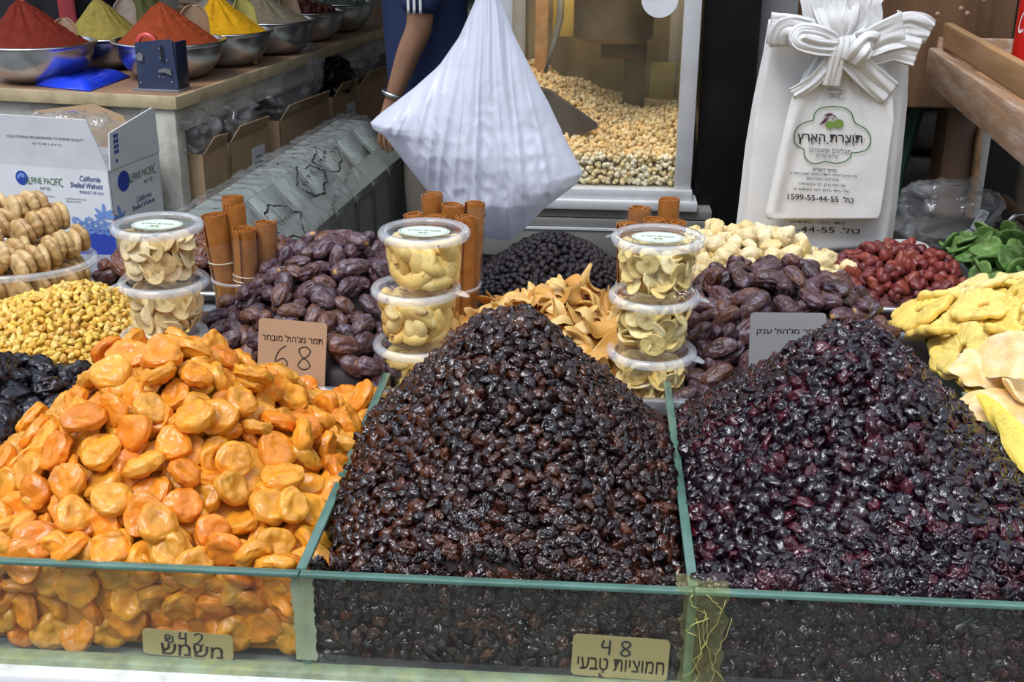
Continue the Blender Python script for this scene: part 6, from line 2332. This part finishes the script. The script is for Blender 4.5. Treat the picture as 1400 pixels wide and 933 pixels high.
def strap(name, pts, wid, seed, layers=3, yd=0.0, m='bag2', wid1=None):
    """A handle wad: several thin film strips lying on each other."""
    P = [Vector(atY(a, b, PYB - .055 + yd + (c if c else 0))) for a, b, c in pts]
    n = 30
    g_ = Geo()

    def cen(t):
        f = t * (len(P) - 1)
        i = min(int(f), len(P) - 2)
        k = f - i
        p0, p1, p2, p3 = P[max(i - 1, 0)], P[i], P[i + 1], P[min(i + 2, len(P) - 1)]
        return .5 * ((2 * p1) + (p2 - p0) * k + (2 * p0 - 5 * p1 + 4 * p2 - p3) * k * k + (3 * p1 - p0 - 3 * p2 + p3) * k ** 3)
    for l_ in range(layers):
        def fn(u, v):
            v2 = v * (1 - .025 * l_ * (seed % 3 - 1))
            c_ = cen(min(max(v2, 0), 1))
            tn = (cen(min(v2 + .02, 1)) - cen(max(v2 - .02, 0))).normalized()
            sd_ = tn.cross(Vector((0, -1, 0)))
            sd_ = sd_.normalized() if sd_.length > 1e-4 else Vector((0, 0, 1))
            w_ = (wid + ((wid1 or wid) - wid) * v) * (1 + .12 * noise.noise(Vector((v * 2.2, l_ * 1.7, seed)))) * (1 - .04 * l_)
            fold = .0055 * (1 - 2 * abs(noise.noise(Vector((u * 2.2, v * .8, seed + 3 + l_ * .3))))) + .0016 * noise.noise(Vector((u * 9, v * 2.5, seed + 5 + l_)))
            return tuple(c_ + sd_ * ((u - .5) * w_ + .0015 * l_) + Vector((0, fold + .0032 * l_, 0)))
        g_.grid(fn, 26, n)
    o = wloc(g_.make(name, M[m], pb, smooth=True))
    md_ = o.modifiers.new('thickness', 'SOLIDIFY')
    md_.thickness = .0014
    md_.offset = 0
    return o


strap('handle_strap', [(1150, 50, .004), (1118, 48, -.004), (1086, 44, 0), (1054, 42, .01)], .040, 1, 5, wid1=.056)
strap('handle_strap', [(1104, 48, -.014), (1086, 44, -.016), (1074, 46, -.012), (1070, 62, -.004)], .050, 2, 3)
strap('handle_strap', [(1146, 62, -.010), (1124, 50, -.022), (1098, 46, -.024), (1094, 56, -.030), (1118, 64, -.024), (1146, 66, -.012)], .028, 12, 4)
strap('handle_strap', [(1152, 64, 0), (1184, 60, -.008), (1212, 48, -.010), (1236, 40, 0)], .040, 3, 5, wid1=.062)
strap('handle_strap', [(1222, 46, .006), (1240, 36, .008), (1258, 38, .010), (1273, 44, .016)], .054, 4, 6, wid1=.040)
strap('handle_strap', [(1160, 70, 0), (1196, 74, -.002), (1226, 66, 0), (1256, 72, .006)], .030, 5, 6, wid1=.048)
strap('handle_strap', [(1164, 86, -.016), (1176, 72, -.030), (1188, 58, -.024), (1196, 60, -.012)], .038, 6, 3)
strap('handle_strap', [(1084, 130, .006), (1112, 112, -.004), (1134, 86, -.008), (1148, 60, -.010), (1150, 40, 0)], .024, 7, 4)
strap('handle_strap', [(1218, 130, .010), (1188, 104, -.002), (1166, 80, -.008), (1154, 60, -.010), (1150, 40, 0)], .044, 8, 4)
strap('handle_strap', [(1136, 118, -.004), (1142, 92, -.012), (1148, 66, -.016), (1150, 40, -.004)], .030, 9, 3)
for k, (x0_, w_) in enumerate(((1116, .050), (1150, .072), (1184, .056), (1134, .060), (1168, .060))):
    strap('gathered_top', [(1150, 58, -.008), (x0_ + 4, 32, -.012 * (k % 2)), (x0_, 5, 0), (x0_ + 2, -45, .01), (1150, -120, .02)], .020, 30 + k, 2, wid1=w_ * 1.6)
hz_ = atY(1150, -110, PYB)
hk = Geo().tube([(hz_[0], PYB - .03, hz_[2] - .02), (hz_[0], PYB - .05, 2.0), (hz_[0], BY + .02, 2.47)], .003, 8).make('hanging_wire', M['dark_metal'], None, smooth=True)
tag(hk, 'thin wire from which the wad of printed bags hangs', 'wire')

# ---------------------------------------------------------------- cabinet, wooden shelf arm and recess on the aisle's far side
cb = thing('wall_cabinet', 'dark brown veneered cabinet behind the printed carrier bags', 'cabinet', (.69, 2.9, 1.057))
Geo().box((.0, .17, .40), (.535, .34, .80), .003).make('cabinet_body', M['wood_dark'], cb)
Geo().box((.0, -.008, .40), (.525, .016, .79), .003).make('cabinet_door', M['wood_dark'], cb)
for k in range(7):
    r = random.Random(k)
    Geo().lathe([(.0003, .0018), (.004, .001), (.0055, 0)], 10, Matrix(((1, 0, 0, r.uniform(-.1, .2)), (0, 0, -1, -.0162), (0, 1, 0, r.uniform(.1, .26)), (0, 0, 0, 1)))).make('dried_splash', M['wood_worn'], cb)
cs = thing('cabinet_post', 'dark wooden post holding up the brown cabinet', 'post', (.90, 3.04, 0))
Geo().box((0, 0, .528), (.075, .10, 1.056), .003).make('wood_post', M['wood_dark'], cs)
Geo().box((.055, -.02, .528), (.034, .07, 1.056), .002).make('grey_strip', M['white_paint'], cs)
cs2 = thing('cabinet_post', 'dark post at the pillar end of the brown cabinet', 'post', (.47, 3.10, 0))
Geo().box((0, 0, .528), (.06, .10, 1.056), .003).make('wood_post', M['wood_dark'], cs2)
dk = thing('gap_shade_sheet', 'black sheet painted for the dark gap at the end of the recess beside the post', 'board', (1.03, 3.1, 0))  # black sheet paints the dark gap between post and pier
Geo().box((0, 0, .6), (.10, .06, 1.2), .003).make('gap_face', M['black'], dk)
gy = thing('stone_pier', 'rough grey stone pier at the outer edge behind the padlock', 'pier', (1.24, 3.15, 0))
V, F = ico(4)
V = np.sign(V) * np.abs(V) ** .35
Geo().add(V * np.array([.14, .10, .55]) * (1 + .08 * nz(V, 3, 5, 3)[:, None]) + np.array([0, 0, .55]), F.tolist()).make('pier_face', M['stone'], gy, smooth=True)
pt = [Vector(atY(1258, 140, 3.12)), Vector(atY(1244, 185, 3.10)), Vector(atY(1226, 240, 3.06)), Vector(atY(1215, 300, 3.0))]
o = Geo().tube([pt[0] + Vector((0, 0, .10))] + pt + [Vector((pt[-1].x, pt[-1].y, .0))], .017, 14).make('green_pipe', mat('green hose', (.03, .115, .065), .45, .2, 20), None, smooth=True)
tag(o, 'dark green hose hanging below the brown cabinet', 'hose')
o = Geo().tube([atY(1345, 150, 3.0), atY(1338, 190, 2.98), atY(1333, 240, 2.98), (atY(1333, 240, 2.98)[0], 2.98, .02)], [.010, .008, .010, .010], 10).make('wooden_stick', M['wood'], None, smooth=True)
tag(o, 'thin crooked wooden stick leaning under the cabinet by the post', 'stick')
o = Geo().tube([atY(1322, 150, 3.25), atY(1326, 200, 3.25), atY(1322, 250, 3.2), (atY(1322, 250, 3.2)[0], 3.2, .02)], [.026, .022, .028, .03], 12).make('grey_branch', M['stone'], None, smooth=True)
tag(o, 'thick grey branch standing in the stone recess', 'branch')

AD = Vector((.070, .9975, 0))          # the arm runs along the aisle
a0 = Vector(atY(1270, 64, 2.80))
arm = thing('wooden_shelf', 'worn wooden shelf edge of two boards reaching towards the pineapple side', 'shelf', tuple(a0))
AM = Matrix(((AD.y, -AD.x, 0, 0), (-AD.x, -AD.y, 0, 0), (0, 0, 1, 0), (0, 0, 0, 1)))      # x to the side, y towards the viewer
Geo().box((.012, .54, -.040), (.026, 1.08, .078), .005, AM).make('lower_board', M['wood_worn'], arm)
Geo().box((.040, .53, .025), (.022, 1.10, .054), .005, AM).make('upper_board', M['wood'], arm)
Geo().box((.16, .54, -.060), (.28, 1.06, .02), .002, AM).make('shelf_board', M['wood'], arm)
Geo().box((.16, -.01, -.03), (.28, .02, .10), .003, AM).make('end_board', M['wood_worn'], arm)
Geo().box((.16, .50, -.63), (.05, .05, 1.12), .004, AM).make('support', M['wood_dark'], arm)
arm.location.z = a0.z

# red cola bottle standing on that shelf
q = atY(1402, 40, 2.60)
bt = thing('cola_bottle', 'red-labelled cola bottle standing on the worn wooden shelf', 'bottle', (float(q[0]) + .017, 2.60, a0.z - .050))
M['red_label'] = mat('red wrap label', (.62, .018, .014), .3, .05, 9, spec=.5)
Geo().lathe([(.0005, .001), (.028, .001), (.034, .006), (.035, .03), (.0355, .22)], 40).make('base', mat('dark cola', (.03, .008, .006), .08, spec=.6), bt, smooth=True)
lbm = Geo().lathe([(.0356, .028), (.0362, .030), (.0362, .205), (.0356, .207)], 48).make('wrap_label', M['red_label'], bt, smooth=True)
Geo().lathe([(.0355, .22), (.030, .25), (.015, .275), (.0135, .30), (.0005, .302)], 32).make('shoulder', mat('dark cola glass', (.03, .008, .006), .08, spec=.6), bt, smooth=True)
Geo().lathe([(.015, .298), (.0155, .30), (.0155, .318), (.0005, .319)], 28).make('cap', M['red_label'], bt, smooth=True)
V, F = text_arrays('Coca-Cola', .105, .052)
V = V.copy()
V[:, 0] += .25 * V[:, 1]
W_ = []
for a in V:
    an = -math.pi / 2 + (a[0] + .008) / .0366
    W_.append((.0368 * math.cos(an), .0368 * math.sin(an), .125 + a[1] - .15 * a[0]))
Geo().add(W_, F).make('script_lettering', M['white_ink'], lbm)

# clear bag with labels and a white dish below the cabinet
p = atY(1290, 300, 2.55)
st_ = thing('low_crate', 'dark wooden crate under the clear bag in the recess', 'crate', (p[0] - .02, 2.62, 0))
zc = float(atY(1270, 345, 2.50)[2])
Geo().box((0, 0, zc / 2), (.40, .36, zc), .004).make('crate_wall', mat('dark crate wood', (.035, .025, .018), .6, .3, 5), st_)
bg = crumple('plastic_bag', 'clear bag with small printed labels on the dark crate below the cabinet', (p[0] + .01, 2.58, zc + .065), (.20, .16, .135), 44)
for k, (x_, z_, tx, rz_) in enumerate(((.045, .012, '-55 .לט', 1.2), (.018, -.030, '1599', .9))):
    g_ = Geo()
    Mx = TR(x_, -.096, z_) @ Matrix(((1, 0, 0, 0), (0, 0, -1, 0), (0, 1, 0, 0), (0, 0, 0, 1))) @ RZ(rz_)
    lb_ = Geo().prism(rrect(.046, .020, .003), -.0004, .0004, Mx).make('label', M['white_card'], bg)
    V, F = text_arrays(tx, .036, .012)
    g_.add(V + np.array([0, 0, .0009]), F, Mx).make('lettering', M['ink'], lb_)
p = atY(1243, 318, 2.47)
dsn = thing('white_dish', 'small white oval dish beside the clear bag on the dark crate', 'dish', (p[0], 2.47, zc))
Geo().lathe([(.0005, .003), (.022, .003), (.042, .020), (.044, .022), (.042, .024), (.020, .007), (.0005, .006)], 40).make('dish_wall', mat('white dish', (.72, .72, .70), .35), dsn, smooth=True)
# padlock hasp at the outer edge
p = atY(1392, 318, 2.30)
pl = thing('padlock', 'steel padlock shackle standing above the kiwi slices', 'padlock', (p[0], 2.30, float(p[2]) - .06))
Geo().box((.0, 0, .022), (.070, .026, .044), .004).make('lock_body', M['alu'], pl)
Geo().tube([(-.022, 0, .044), (-.022, 0, .070)] + [(-.022 * math.cos(t), 0, .070 + .026 * math.sin(t)) for t in [math.pi * i / 12 for i in range(1, 12)]] + [(.022, 0, .070), (.022, 0, .044)], .0052, 10).make('shackle', M['steel'], pl, smooth=True)
pk = thing('lock_post', 'grey post carrying the padlock behind the kiwi tray', 'post', (p[0], 2.30, 0))
Geo().box((0, 0, (float(p[2]) - .06) / 2), (.10, .06, float(p[2]) - .06), .003).make('post_face', M['grey_post'], pk)
o = Geo().tube([atY(1372, 272, 2.75), atY(1400, 300, 2.66), atY(1440, 330, 2.60)], .012, 12).make('rusty_rod', M['wood_dark'], None, smooth=True)
tag(o, 'short brown rod behind the padlock', 'rod')
